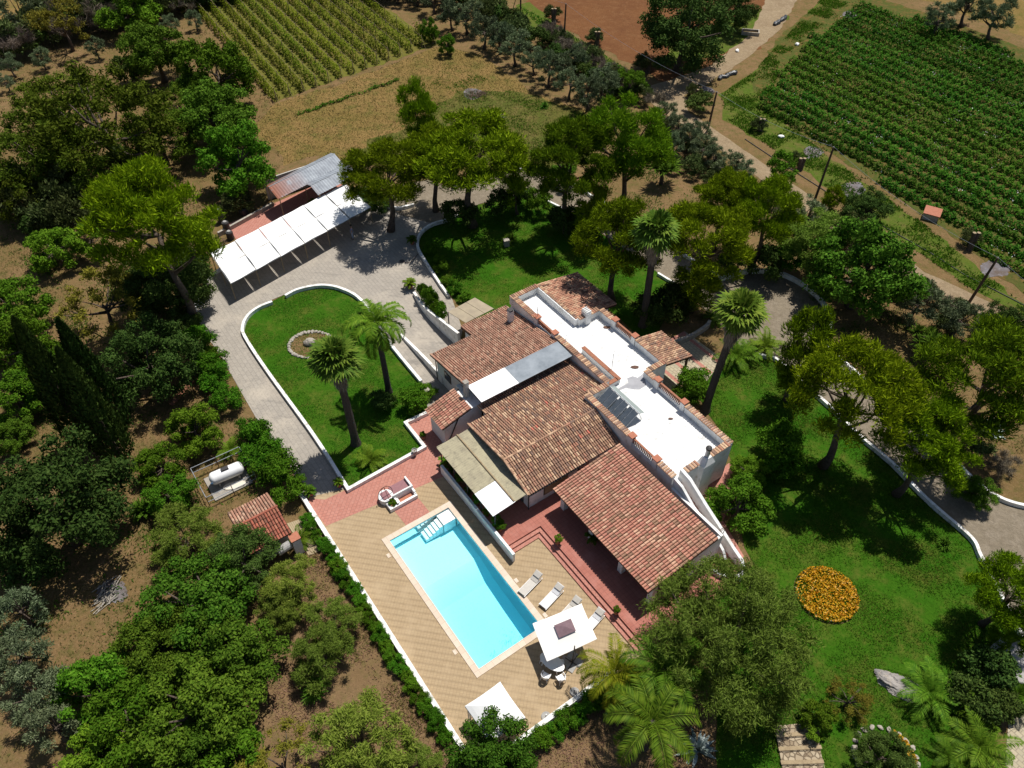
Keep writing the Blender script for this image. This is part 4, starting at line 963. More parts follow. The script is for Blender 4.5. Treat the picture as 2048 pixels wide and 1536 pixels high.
# ================================================================== trees (photo pixel of the crown, crown radius in pixels)
T = [
 # kind, x, y, r, label, height factor
 ('pine', 300, 425, 108, 'big bright green pine left of the carport, above the dark oaks', 1.15),
 ('pine', 765, 338, 80, 'yellow-green pine leaning over the right end of the white carport', .85),
 ('pine', 940, 300, 104, 'wide yellow-green umbrella pine at the start of the gravel track', .8),
 ('pine', 862, 300, 66, 'smaller umbrella pine joined to the left of the widest one', 1.0),
 ('pine_dark', 1142, 312, 78, 'dark green pine standing in the bend of the gravel track', 1.1),
 ('pine_dark', 1255, 270, 82, 'rounded pine next to the dirt road hedge, behind the track bend', 1.1),
 ('pine', 1240, 465, 84, 'loose pine on the back lawn left of the tallest fan palm', 1.0),
 ('pine', 1415, 468, 90, 'yellow-green pine right of the tallest fan palm, leaning over the track', 1.0),
 ('pine', 1452, 388, 62, 'small-headed pine uphill of the track, left of the wooden pole', 1.0),
 ('pine', 1535, 408, 64, 'tall-trunked pine left of the leaning wooden pole', 1.2),
 ('pine_young', 1612, 690, 50, 'slim young pine at the lower edge of the gravel turning circle', 1.3),
 ('pine', 1718, 775, 106, 'biggest pine beside the drive on the right, casting a shadow on the lawn', 1.05),
 ('pine', 1862, 872, 84, 'pine overhanging the drive just below the biggest one', 1.0),
 ('pine_dark', 1985, 745, 102, 'broad dark pine at the right edge, above the drive', 1.0),
 ('pine', 2030, 1175, 62, 'pine at the right edge, hanging over the lower end of the drive wall', 1.0),
 ('pine_young', 832, 218, 36, 'young cone-shaped pine on the mown field', 1.2),
 ('pine_young', 1665, 400 , 20, 'thin young pine beside the leaning wooden pole', 1.0),
 ('pine', 2035, 1265, 36, 'small pine top above the round basin at the right edge', .9),
 ('oak', 335, 548, 72, 'dark evergreen oak between the big pine and the end of the carport', 1.0),
 ('oak', 290, 708, 82, 'dense dark round tree between the cypresses and the driveway', 1.0),
 ('oak', 92, 990, 122, 'large dark evergreen oak at the left edge below the cypresses', .95),
 ('oak', 480, 1115, 66, 'dark tree overhanging the tiled garden hut', .8),
 ('oak', 2010, 640, 40, 'small dark tree at the right edge under the road hedge', .9),
 ('oak', 1372, 40, 84, 'big dark round tree standing alone by the ploughed field', .9),
 ('oak', 1465, 8, 42, 'dark tree cut by the top edge right of the lone big tree', .9),
 ('loose', 195, 225, 118, 'very large olive-green loose tree at the upper left', .95),
 ('loose', 65, 290, 92, 'loose olive-green tree at the left edge below the grey hedge', .95),
 ('loose', 110, 195, 66, 'loose olive-green tree left of the largest one, by the grey hedge', .9),
 ('broad', 418, 220, 78, 'dark glossy fig-like tree beside the vineyard corner', .85),
 ('broad', 306, 92, 56, 'round leafy tree below the grey hedge, left of the vineyard', 1.0),
 ('darkbush', 262, 140, 30, 'dark shrub at the left foot of the round leafy tree', 1.0),
 ('bright', 430, 130, 60, 'bright shoots of a leafy tree at the vineyard edge', 1.1),
 ('bright', 468, 308, 70, 'light green tree just behind the corrugated shed', 1.05),
 ('broad', 392, 175, 40, 'mid green tree between the fig-like tree and the vineyard', 1.0),
 ('bright', 103, 490, 44, 'bright fig tree on the bare slope at the left', .9),
 ('scrub', 40, 385, 48, 'dull green shrub at the left edge under the loose trees', 1.2),
 ('scrub', 135, 375, 46, 'dull green shrub in the shade between loose trees and pine', 1.2),
 ('scrub', 150, 425, 40, 'feathery grey-green shrub left of the big pine', 1.1),
 ('darkbush', 68, 450, 26, 'small dark bush on the bare slope at the left', 1.0),
 ('small', 175, 470, 34, 'light green sapling between the fig and the big pine', 1.0),
 ('sparse', 195, 590, 76, 'thin yellowish tree with bare twigs left of the dark oaks', 1.0),
 ('bright', 20, 610, 56, 'bright tree at the left edge above the cypresses', 1.0),
 ('bright', 30, 680, 62, 'bright leafy tree behind the leftmost cypress', 1.0),
 ('bright', 95, 740, 52, 'pale green tree seen between the cypresses', 1.0),
 ('bright', 20, 790, 48, 'leafy tree at the left edge beside the leftmost cypress', .9),
 ('broad', 20, 865, 36, 'shaded leafy tree at the foot of the leftmost cypress', .8),
 ('bright', 385, 850, 52, 'leafy tree at the driveway hedge, uphill of the gas tank', .9),
 ('bright', 318, 925, 45, 'small leafy tree left of the gas tank, near the cypresses', .9),
 ('bright', 340, 985, 44, 'small leafy tree beside the left end of the gas tank', .9),
 ('feather', 365, 1065, 66, 'pale feathery shrub-tree left of the tiled garden hut', .8),
 ('broad', 395, 1195, 94, 'wide carob-like tree below the garden hut', .8),
 ('broad', 310, 1280, 78, 'carob-like tree left in the lower left grove', .8),
 ('broad', 455, 1300, 92, 'carob-like tree at the right side of the lower left grove', .8),
 ('broad', 385, 1410, 100, 'carob-like tree at the bottom of the lower left grove', .8),
 ('bright', 185, 1375, 70, 'bright green tree at the left end of the lower grove', .9),
 ('bright', 250, 1450, 78, 'bright green tree at the bottom of the lower grove', .9),
 ('bright', 200, 1510, 58, 'bright green tree cut by the bottom edge', .8),
 ('small', 470, 1500, 55, 'light green low tree at the bottom edge, right of the grove', .9),
 ('feather', 585, 1165, 56, 'upper feathery tree between the grove and the pool wall', .9),
 ('feather', 560, 1215, 42, 'smaller feathery tree at the edge of the grove', .9),
 ('feather', 665, 1240, 50, 'feathery tree nearest to the middle of the long pool wall', .9),
 ('feather', 645, 1310, 58, 'drooping feathery tree casting a shadow on the mulch', .9),
 ('feather', 720, 1480, 92, 'large feathery tree at the bottom edge left of the gazebo', .9),
 ('feather', 830, 1535, 48, 'feathery tree cut by the bottom edge near the deck corner', .8),
 ('sparse', 560, 1520, 70, 'brownish thin tree at the bottom edge beside the feathery tree', .8),
 ('broad', 985, 1515, 78, 'dark leafy tree in front of the gazebo at the bottom edge', 1.0),
 ('olive', 30, 1215, 42, 'grey olive at the left edge beneath the large oak', 1.0),
 ('olive', 35, 1300, 50, 'grey olive at the left edge beside the lower grove', 1.0),
 ('olive', 62, 1375, 48, 'lowest grey olive at the left, beside the bright tree', 1.0),
 ('olive', 100, 1450, 40, 'thin grey olive with a long shadow at the lower left corner', 1.1),
 ('pepper', 1468, 1268, 150, 'huge weeping pepper tree beside the red porch roof', 1.0),
 ('broad', 1738, 520, 98, 'wide leafy tree between the turning circle and the dirt road', 1.0),
 ('feather', 1640, 472, 66, 'pale green airy tree above the turning circle', 1.0),
 ('olive', 1845, 598, 42, 'rounded grey-green olive on the bare ground right of the leafy tree', 1.0),
 ('olive', 1925, 630, 34, 'olive under the road hedge near the lower wooden pole', 1.0),
 ('bright', 1480, 1000, 62, 'bright feathery bush-tree at the foot of the villa end wall', .8),
 ('bright', 1500, 940, 36, 'small bright bush by the villa end terrace', .8),
 ('small', 1640, 1425, 30, 'bright round shrub beside the stone garden steps', .9),
 ('small', 1628, 1455, 22, 'low shrub at the top of the stone garden steps', .8),
 ('sparse', 1700, 1400, 44, 'thin brownish shrub on the lawn right of the bright shrub', .6),
 ('oak', 1770, 1510, 48, 'dark round bush inside the stone ringed bed at the bottom', .7),
 ('darkbush', 1945, 1395, 40, 'dark shrub in the shade near the round basin', 1.0),
 ('darkbush', 1990, 1330, 40, 'dark shrub beside the round basin', 1.0),
 ('darkbush', 2000, 1405, 30, 'low leafy shrub below the round basin', 1.0),
 ('hedge', 1385, 765, 36, 'bright rounded bush by the back porch post', 1.1),
 ('hedge', 1372, 800, 32, 'bright rounded bush against the villa wall, next to the leaning palm', 1.0),
 ('hedge', 1560, 885, 44, 'tall bright bush alone on the right lawn beside the pine shadow', 1.1),
 ('hedge', 1563, 925, 34, 'lower half of the bright bush on the right lawn', 1.0),
 ('darkbush', 1530, 520, 40, 'dark bush behind the turning circle wall', 1.0),
 ('hedge', 1580, 515, 36, 'green clipped bush behind the turning circle wall', 1.0),
 ('darkbush', 1470, 520, 30, 'dark bush left of the turning circle wall', 1.0),
 ('darkbush', 1345, 600, 46, 'dark shrub in the shade behind the villa back porch', 1.0),
 ('darkbush', 1300, 620, 36, 'dark shrub at the foot of the tallest fan palm', 1.0),
 ('darkbush', 1000, 402, 28, 'dark clipped bush on the back lawn, left of the three along the wall', 1.2),
 ('darkbush', 1040, 392, 22, 'dark clipped bush on the back lawn, middle of the three along the wall', 1.2),
 ('hedge', 1078, 402, 26, 'green clipped bush on the back lawn, right of the three along the wall', 1.2),
 ('darkbush', 1130, 440, 36, 'flowering dark bush in the pine shade on the back lawn', 1.0),
 ('darkbush', 918, 425, 34, 'dark shrub inside the curved wall by the carport court', 1.0),
 ('hedge', 825, 795, 32, 'clipped bush beside the small entrance roof', .9),
 ('hedge', 850, 785, 22, 'clipped hedge end at the ramp foot', .8),
 ('darkbush', 768, 800, 26, 'dark bushy plant at the foot of the feather palm', 1.0),
 ('small', 1570, 330, 30, 'dark conifer-like young tree at the dirt road edge', 1.1),
 ('oak', 1735, 410, 44, 'bushy dark tree beside the dirt road, right of the wooden pole', .9),
 ('scrub', 1700, 455, 34, 'scrubby bush below the dirt road', 1.0),
 ('darkbush', 1400, 205, 26, 'green mound beside the fork of the dirt road', .8),
 ('bright', 1260, 160, 30, 'yellowish-green bush at the corner of the dirt road hedge', 1.0),
 ('olive', 36, 14, 34, 'dark rounded tree on the ochre field in the upper left corner', 1.1),
 ('sparse', 118, 34, 46, 'yellow-green loose shrub tree at the upper left', 1.0),
 ('bright', 250, 6, 52, 'yellow-green shrubs cut by the top edge', .8),
 ('bright', 858, 55, 17, 'slim bright shrub at the right corner of the vineyard', 1.4),
 ('bright', 893, 85, 17, 'small round bright bush below the right corner of the vineyard', 1.2),
 ('olive', 1880, 30, 22, 'small olive beyond the crop field', 1.0), ('olive', 2000, 20, 30, 'dark olive in the upper right corner', 1.0), ('olive', 1945, -5, 30, 'olive cut by the top edge beyond the crops', 1.0),
 ('loose', 310, 262, 66, 'loose olive-green tree between the largest one and the light green tree', .9),
 ('loose', 150, 320, 74, 'shaded loose tree below the largest one at the upper left', .9),
 ('loose', 15, 375, 60, 'loose tree cut by the left edge, above the bare slope', .9),
 ('scrub', 255, 330, 40, 'dark scrub between the largest loose tree and the big pine', 1.0),
 ('scrub', 85, 430, 36, 'grey-green shrub above the bright fig on the bare slope', 1.0),
 ('loose', 355, 200, 42, 'small loose tree left of the fig-like tree', .9),
 ('scrub', 470, 400, 32, 'dark scrub at the foot of the light green tree behind the shed', .9),
 ('broad', 415, 1500, 70, 'carob-like tree cut by the bottom edge', .8),
 
 ('pine_young', 1395, 565, 46, 'low pine branches hanging over the track at the foot of the tall fan palm', .7),
 ('pine_young', 1180, 400, 40, 'low young pine at the outer wall of the gravel track', .9),
 ('pine_young', 1035, 345, 34, 'thin young pine between the umbrella pine and the dark pine', 1.2),
 ('small', 1130, 345, 26, 'bright sapling behind the outer track wall', .9),
 ('olive', 1610, 420, 34, 'olive under the tall leaning pole', 1.0),
 ('oak', 372, 505, 42, 'dark tree between the big pine and the near corner of the carport', .9),
 ('oak', 285, 560, 58, 'dark tree below the big pine, beside the thin yellowish tree', .9),
 ('bush', 640, 410, 24, 'low yellow-green weeds behind the shed', .6),
 ('darkbush', 40, 1120, 46, 'dark shaded shrub under the large oak at the left edge', 1.0),
 ('broad', 1955, 980, 34, 'dark shrub above the drive wall near the right edge', .8),
 ('dry', 2010, 930, 30, 'reddish dry shrub above the drive wall', .8),
 ('scrub', 1960, 880, 30, 'dull shrub near the variegated agave', .9),
 ('oak', 745, 395, 40, 'dark undergrowth at the foot of the leaning pine', .6),
]
for kind, x, y, r, lab, hs in T:
    cat = 'bush' if kind in ('bush', 'hedge', 'darkbush', 'dry', 'scrub') else 'tree'
    at_crown(kind, x, y, r, lab, cat, hs)
# three cypresses
for (x, y, s, lab) in ((243, 868, 1.12, 'tallest dark cypress, rightmost at the back of the three'), (178, 885, 1.2, 'leftmost of the three dark cypresses'), (246, 925, 1.12, 'front cypress of the three, above the large oak')):
    at_base('cypress', x, y, (s * 1.15, s * 1.15, s), lab, group='cypresses')
# palms
at_base('fan1', 712, 888, 1.0, 'fan palm with a dead leaf skirt on the driveway island lawn', 'palm')
at_base('fan2', 1410, 822, 1.0, 'leaning fan palm beside the villa end of the flat roof', 'palm', rz=0)
at_base('fan3', 1285, 652, 1.0, 'tall fan palm with brown hanging leaves behind the villa', 'palm', rz=0)
at_base('queen', 778, 785, 1.0, 'feather palm with arching fronds on the driveway island lawn', 'palm', rz=0)
PROTO['fan1'][0][0].rotation_euler = (0, 0, 0)
for kind, x, y, z, s, lab in (('bigpalm', 1328, 1340, 3.8, 1.05, 'green feather palm nearest to the terrace steps'), ('bigpalm', 1302, 1450, 3.4, 1.1, 'lowest large feather palm at the bottom of the picture'), ('yelpalm', 1232, 1342, 3.3, .95, 'yellowing feather palm overhanging the deck corner'), ('yelpalm', 1282, 1390, 2.6, .75, 'small yellow-green palm between the larger feather palms')):
    p = G(x, y, z); plant(kind, (p.x, p.y, 0), z / (3.6 if kind == 'bigpalm' else 3.2) if s is None else s, lab, 'palm')
for x, y, s, lab in ((742, 925, .8, 'young palm in the front corner of the island lawn'), (1468, 722, 1.1, 'low palm beside the leaning fan palm'), (1530, 700, 1.0, 'low palm on the lawn side of the turning circle wall'), (1495, 712, .8, 'low palm between two others below the turning circle'),
                     (1853, 1392, 1.15, 'young palm beside the grey boulder on the lawn'), (1950, 1500, 1.2, 'young palm at the bottom right of the lawn'), (2030, 1395, 1.0, 'young palm at the right edge below the round basin'), (600, 1085, .6, 'small palm beside the plank deck of the hut'), (1425, 640, .7, 'spiky palm by the crazy paving corner'), (462, 905, .7, 'yellow-green grassy palm above the gas tank'), (505, 1330, .6, 'young palm on the mulch beside the grove'), (1900, 1520, .8, 'yellowish young palm at the bottom edge of the right lawn')):
    at_base('lowpalm', x, y, s, lab, 'palm')
at_base('agave', 1395, 1500, 1.3, 'grey-blue agave in the dark under the pepper tree', 'plant')
at_base('agave', 1985, 862, 1.2, 'pale striped agave right of the drive pines', 'plant')
at_base('yucca', 1833, 705, 1.5, 'dark yucca clump on the bare ground above the drive', 'plant')
at_base('yucca', 1322, 368, 1.9, 'large dark yucca clump behind the track', 'plant')
at_base('spiky', 284, 1035, 1.3, 'spiky dark green plant left of the garden hut', 'plant')
at_base('spiky', 1020, 488, 1.0, 'pale spiky plant beside the white stone on the back lawn', 'plant')
at_base('spiky', 1893, 1092, .7, 'small spiky plant alone on the right lawn', 'plant')
at_base('cactus', 1089, 215, 1.0, 'prickly dark clump alone on the mown field', 'plant')
at_base('spiky', 640, 1385, 1.0, 'silvery spiky plant on the mulch by the grove', 'plant')
# hedges ---------------------------------------------------------------
def along(pxs, n, jit=.15):
    P = [G(*p) for p in pxs]; L = [0]
    for a, b in zip(P, P[1:]): L.append(L[-1] + (b - a).length)
    out = []
    for i in range(n):
        d = L[-1] * (i + .5) / n
        for k in range(len(P) - 1):
            if L[k + 1] >= d: q = P[k].lerp(P[k + 1], (d - L[k]) / (L[k + 1] - L[k])); break
        out.append(q + Vector((random.uniform(-jit, jit), random.uniform(-jit, jit), 0)))
    return out
_T = "first second third fourth fifth sixth seventh eighth ninth tenth eleventh twelfth thirteenth fourteenth fifteenth sixteenth seventeenth eighteenth nineteenth twentieth".split()
NTH = _T + ["twenty-" + x for x in _T[:9]] + ["thirtieth"] + ["thirty-" + x for x in _T[:9]] + ["fortieth"] + ["forty-" + x for x in _T[:9]]
for i, p in enumerate(along([(614, 1040), (700, 1175), (800, 1340), (900, 1490)], 25, .1)):
    s = random.uniform(.44, .62); plant('hedge', (p.x, p.y, 0), (s, s, s * .95), f'round green shrub outside the long pool deck wall, {NTH[i]} from the driveway end', 'shrub', 'hedge shrubs along the pool wall')
for i, p in enumerate(along([(1075, 1490), (1180, 1415), (1240, 1380)], 7, .1)):
    s = random.uniform(.6, .8); plant('hedge', (p.x, p.y, 0), (s, s, s), f'round green shrub outside the lower pool deck wall, {NTH[i]} from the gazebo corner', 'shrub', 'hedge shrubs along the lower pool wall')
for i, p in enumerate(along([(392, 690), (420, 735), (450, 790), (468, 830)], 5, .2)):
    plant('hedge', (p.x, p.y, 0), random.uniform(1.25, 1.5), f'bright oleander along the upper driveway, {NTH[i]} from the carport end', 'shrub', 'oleanders along the upper driveway')
for i, p in enumerate(along([(505, 880), (535, 925), (560, 965), (590, 1005)], 5, .12)):
    plant('hedge', (p.x, p.y, 0), random.uniform(1.4, 1.65), f'white-flowered oleander along the lower driveway, {NTH[i]} from the top', 'shrub', 'oleanders along the lower driveway')
for i, p in enumerate(along([(395, 560), (372, 640), (380, 690)], 3, .2)):
    plant('darkbush', (p.x, p.y, 0), random.uniform(1.1, 1.4), f'dark shrub at the kerb left of the carport, {NTH[i]} from the top', 'shrub')
for i, p in enumerate(along([(846, 598), (870, 630), (893, 650)], 5, .1)):
    plant('bush', (p.x, p.y, .0), (.8, .8, 1.9), f'climbing plant on the tall ramp wall, {NTH[i]} from the cycad pot', 'plant', 'climbing plants on the ramp wall')
for i, p in enumerate(along([(862, 500), (885, 545), (915, 590), (940, 612)], 6, .2)):
    plant('bush' if i % 2 else 'hedge', (p.x, p.y, 0), .75, f'low shrub inside the curved lawn wall, {NTH[i]} from the track', 'shrub', 'shrubs inside the curved lawn wall')
# olives along the mown field
for i, (x, y, s) in enumerate(((870, 28, 1.15), (905, 62, 1.1), (935, 68, 1.2), (968, 98, 1.15), (1002, 108, 1.1), (1030, 132, 1.15), (1068, 150, .9), (1098, 175, 1.15), (1125, 158, .85), (1138, 200, 1.0), (1175, 222, 1.1), (1205, 205, 1.15), (1152, 145, .9), (835, 12, 1.0), (795, 8, 1.0))):
    at_base('olive', x, y, s * 1.55, f'grey-green olive on the edge of the mown field, {NTH[i]} counted from the top edge down', group='olives beside the mown field')
for i, (x, y, s) in enumerate(((32, 155, 1.2), (92, 140, 1.15), (200, 118, 1.1), (345, 70, 1.1), (395, 62, 1.1), (20, 185, .9))):
    at_base('olive', x, y, s, f'grey olive along the upper left hedge, {NTH[i]} of its scattered row', group='olives along the upper left hedge')
for i, (x, y, s) in enumerate(((1325, 258, 1.3), (1352, 282, 1.2), (1375, 305, 1.4), (1400, 325, 1.3), (1425, 345, 1.2), (1450, 362, 1.3), (1395, 290, 1.1), (1345, 315, 1.2), (1480, 372, 1.1))):
    at_base('olive', x, y, s, f'grey-green olive below the dirt road fork, {NTH[i]} from the left', group='olives below the dirt road fork')
for i, (x, y, s) in enumerate(((1310, 285, 1.2), (1345, 340, 1.1), (1385, 350, 1.2), (1420, 375, 1.0), (1500, 425, 1.2), (1560, 455, 1.1), (1690, 505, 1.2), (1790, 590, 1.1), (1890, 660, 1.1), (1230, 235, 1.1))):
    plant('scrub', G(x, y), s, f'dark scrub bush between the gravel track and the dirt road, {NTH[i]} from the upper left', 'bush', 'scrub between track and dirt road')
# scrub hedge along the upper left and along the road
SC = along([(-10, 130), (70, 105), (180, 70), (300, 35), (420, 8), (520, -15)], 26, 1.6)
for i, p in enumerate(SC): plant(('scrub', 'dry', 'scrub', 'darkbush')[i % 4], (p.x, p.y, 0), random.uniform(2.1, 3.0), f'grey scrub bush in the upper left hedgerow, {NTH[i]} from the left edge', 'bush', 'upper left hedgerow')
for i, p in enumerate(along([(80, 85), (200, 45), (330, 10), (450, -20)], 14, 1.4)): plant(('dry', 'scrub')[i % 2], (p.x, p.y, 0), random.uniform(2.1, 3.0), f'scrub bush in the back row of the upper left hedgerow, {NTH[i]} from the left', 'bush', 'upper left hedgerow')
for i, p in enumerate(along([(690, -25), (760, 0), (850, 0), (930, 15), (975, 40), (1030, 75), (1075, 105)], 15, 1.2)): plant(('darkbush', 'scrub', 'darkbush')[i % 3], (p.x, p.y, 0), random.uniform(1.7, 2.4), f'dark bush in the hedge behind the olives, {NTH[i]} from the vineyard', 'bush', 'dark hedge behind the olives')
for i, p in enumerate(along([(1085, 75), (1130, 110), (1180, 140), (1230, 170), (1275, 200), (1310, 225)], 13, .7)): plant(('dry', 'dry', 'scrub')[i % 3], (p.x, p.y, 0), random.uniform(1.35, 1.8), f'dry cane bush along the dirt road below the pole, {NTH[i]} from the top', 'bush', 'dry canes along the dirt road')
for i, p in enumerate(along([(1110, 115), (1160, 150), (1215, 185), (1265, 215)], 8, .5)): plant('darkbush', (p.x, p.y, 0), random.uniform(1.1, 1.5), f'dark undergrowth at the foot of the dry canes, {NTH[i]} from the top', 'bush', 'undergrowth below the canes')
for i, p in enumerate(along([(1320, 262), (1390, 312), (1460, 362), (1530, 412), (1600, 465)], 12, .6)): plant(('scrub', 'dry', 'darkbush')[i % 3], (p.x, p.y, 0), random.uniform(.85, 1.25), f'scrub bush on the lower side of the dirt road, {NTH[i]} from the fork', 'bush', 'scrub on the lower side of the road')
for i, p in enumerate(along([(1640, 478), (1740, 545), (1830, 590), (1920, 632), (2040, 690)], 14, .6)): plant(('dry', 'scrub', 'dry')[i % 3], (p.x, p.y, 0), random.uniform(.75, 1.05), f'dry thorny bush along the lower dirt road, {NTH[i]} from the leaning pole', 'bush', 'thorny bushes along the lower road')
for i, (x, y, s) in enumerate(((1105, 42, 1.2), (1190, 88, 1.2), (1285, 140, 1.2), (1388, 195, .9), (1515, 262, .9), (1590, 330, .8), (1935, 490, .9))): plant('scrub', G(x, y), s, f'regrowth around a cut trunk beside the road, {NTH[i]} from the top', 'bush', 'regrowth around cut trunks')
# cut tree trunks with pale sawn tops
for i, (x, y, h) in enumerate(((1107, 48, 2.2), (1193, 95, 2.2), (1295, 146, 1.6), (1397, 198, 1.2), (1520, 262, 1.5), (1600, 340, 1.4), (1938, 500, 2.0), (1887, 40, 2.4))):
    p = G(x, y); s = thing('tree_stump', p, f'cut olive trunk with pale sawn top beside the road, {NTH[i]} from the top', 'stump', 'cut trunks beside the road')
    tp = MB(); bk = MB()
    for k in range(2):
        dx = (k - .5) * .45; bk.tube([(0, 0, 0), (dx * .5, .1, h * .5), (dx, .15, h)], [.32, .25, .2], 8)
        tp.lathe([(.19, h + .002), (.18, h + .04)], (dx, .15, 0), 10)
    bk.build('trunk', m_bark, s, local=True); tp.build('sawn_top', m_plank, s, local=True)

# ================================================================== vineyard and crop rows
def row_mesh(name, a, b, h, w, per_m, size, mat, gaps=.0, label=None, cat=None, group=None, white=0.0, z0=.15):
    L = (b - a).length; d = (b - a).normalized(); n_ = Vector((-d.y, d.x, 0)); n = int(L * per_m)
    t_ = rng.uniform(0, 1, n)
    ph = rng.uniform(0, 6.28); step = rng.uniform(1.0, 1.15)
    dens = .5 + .5 * np.sin(t_ * L * 6.283 / step + ph); big = .5 + .5 * np.sin(t_ * L * .55 + ph * 3)
    keep = rng.uniform(0, 1, n) < (.35 + .65 * dens) * np.clip(big * 1.6 + (1 - gaps), .0, 1)
    t_ = t_[keep]; dens = dens[keep]; n = len(t_)
    an = rng.uniform(-.5, math.pi + .5, n); rr = (.55 + .45 * dens) * rng.uniform(.6, 1, n)
    wob = .12 * np.sin(t_ * L * 1.7)
    off = np.cos(an) * rr * w + wob; z = z0 + np.clip(np.sin(an), -.1, 1) * rr * h
    pos = np.array(a)[None] + t_[:, None] * np.array(b - a)[None] + off[:, None] * np.array(n_)[None] + np.stack([0 * z, 0 * z, z], 1)
    nr = np.stack([np.cos(an) * n_.x, np.cos(an) * n_.y, np.sin(an) + .3], 1)
    v, f = quads(pos, nr, size, .55, None, .5)
    root = thing(name, a, label, cat, group)
    o = np_mesh('foliage', v, f, mat, root, local=False)
    return root
def uvw(p): return UV(p)
# crops: rows parallel to the pool
field = [UV(G(x, y)) for x, y in [(1520, 225), (1560, 150), (1620, 85), (1720, 10), (2060, 120), (2300, 300), (2300, 620), (2048, 560), (1880, 440), (1700, 330), (1600, 265)]]
def clip_row(v, poly):
    xs = []
    for i in range(len(poly)):
        (u0, v0), (u1, v1) = poly[i], poly[(i + 1) % len(poly)]
        if (v0 <= v) != (v1 <= v): xs.append(u0 + (v - v0) / (v1 - v0) * (u1 - u0))
    xs.sort(); return xs
DR = R(-55.5); DU = Vector((math.cos(DR), math.sin(DR), 0)); DV = Vector((-math.sin(DR), math.cos(DR), 0))
def frame(pts): return [((p).dot(DU), (p).dot(DV)) for p in pts]
FP = frame([G(x, y) for x, y in [(1520, 225), (1560, 150), (1620, 85), (1715, 8), (1900, 60), (2060, 130), (2130, 260), (2130, 640), (2048, 575), (1880, 440), (1700, 330), (1600, 265)]])
v0, v1 = min(p[1] for p in FP), max(p[1] for p in FP); v = v0 + 1.0; i = 0
while v < v1 - .5:
    xs = clip_row(v, FP)
    if len(xs) >= 2 and xs[-1] - xs[0] > 2:
        a = DU * (xs[0] + random.uniform(-1, 1)) + DV * v; b = DU * xs[-1] + DV * v
        row_mesh('crop_row', a, b, .95, .78, 270, .27, lf_crop, .45, f'row of leafy green crop plants, {NTH[i]} row counted from the dirt road', 'crop row', 'crop rows')
        i += 1
    v += 2.3
# weeds with white flowers between the crop rows
def scatter(name, polys, n, size, mat, z=.05, up=1.0, asp=.25, tall=1.0, clump=0):
    from mathutils.geometry import intersect_point_tri_2d
    P = np.array([[q.x, q.y] for q in [G(*p) for p in polys]] if not isinstance(polys[0], Vector) else [[q.x, q.y] for q in polys])
    lo, hi = P.min(0), P.max(0); pts = np.zeros((0, 2))
    def inside(q):
        c = np.zeros(len(q), bool); j = len(P) - 1
        for i in range(len(P)):
            xi, yi = P[i]; xj, yj = P[j]
            c ^= ((yi > q[:, 1]) != (yj > q[:, 1])) & (q[:, 0] < (xj - xi) * (q[:, 1] - yi) / (yj - yi + 1e-12) + xi); j = i
        return c
    while len(pts) < n:
        q = rng.uniform(lo, hi, (n * 2, 2))
        if clump: 
            w = np.sin(q[:, 0] * .9 + 1.3 * np.sin(q[:, 1] * .7)) + np.sin(q[:, 1] * 1.1 + 1.7 * np.sin(q[:, 0] * .5)) + .6 * np.sin(q[:, 0] * 2.7) * np.sin(q[:, 1] * 3.1)
            q = q[w + rng.normal(size=len(q)) * .6 > clump]
        pts = np.concatenate([pts, q[inside(q)]])
    pts = pts[:n]
    pos = np.concatenate([pts, z + rng.uniform(0, .04, (n, 1))], 1)
    d = unit(n); d[:, 2] = np.abs(d[:, 2]) * .6 + up * .5; d /= np.linalg.norm(d, axis=1, keepdims=True)
    nr = unit(n); nr[:, 2] *= .6
    v, f = quads(pos, nr, size, asp, d, .3, .2)
    return tag(np_mesh(name, v, f, mat), kind='stuff')
scatter('white_flowered_weeds', [(1540, 220), (1640, 60), (1720, 10), (2060, 120), (2130, 400), (2130, 640), (1880, 440)], 1100, .16, lf_white, .35, .3, .5, clump=1.9)
scatter('green_weeds', [(1450, 200), (1640, 20), (1720, 0), (2060, 130), (2140, 640), (1880, 455), (1620, 300)], 9000, .34, lf_crop, .06, .8, .3, clump=.2)
scatter('green_weeds', F_VERGE, 14000, .38, lf_grass, .06, .9, .25, clump=.1)
scatter('green_weeds', [(1035, 10), (1130, 60), (1240, 130), (1300, 170), (1240, 180), (1110, 85)], 3000, .4, lf_grass, .06, .9, .25)
scatter('dry_grass', F_DRY, 26000, .26, lf_drygrass, .04, .7, .2)
scatter('dry_grass', [(0, 480), (60, 440), (120, 520), (180, 700), (300, 800), (480, 830), (520, 1050), (420, 1120), (250, 1300), (60, 1500), (0, 1536)], 16000, .22, lf_drygrass, .04, .7, .2, clump=.0)
scatter('dry_grass', [(1700, 560), (2048, 640), (2048, 950), (1800, 780), (1680, 640)], 9000, .22, lf_drygrass, .04, .7, .2, clump=.1)
scatter('dry_grass', [(380, 360), (560, 330), (560, 400), (430, 440), (350, 500), (300, 330)], 3500, .22, lf_drygrass, .04, .7, .2, clump=.1)
scatter('green_weeds', [(900, 130), (1060, 190), (1200, 240), (1180, 330), (900, 330), (700, 330), (760, 270)], 9000, .3, lf_grass, .05, .8, .25, clump=.5)
scatter('green_weeds', [(0, 430), (120, 470), (330, 560), (400, 700), (480, 830), (520, 1000), (430, 1100), (250, 1300), (60, 1500), (0, 1536)], 9000, .28, lf_grass, .05, .8, .25, clump=.9)
scatter('green_weeds', [(0, 100), (560, -20), (700, -60), (600, 200), (480, 420), (0, 480)], 9000, .34, lf_drygrass, .05, .8, .25, clump=.3)
scatter('green_weeds', [(1180, 250), (1340, 260), (1640, 470), (2048, 690), (2048, 940), (1700, 690), (1560, 530), (1330, 480), (1200, 380)], 9000, .28, lf_grass, .05, .8, .25, clump=.9)
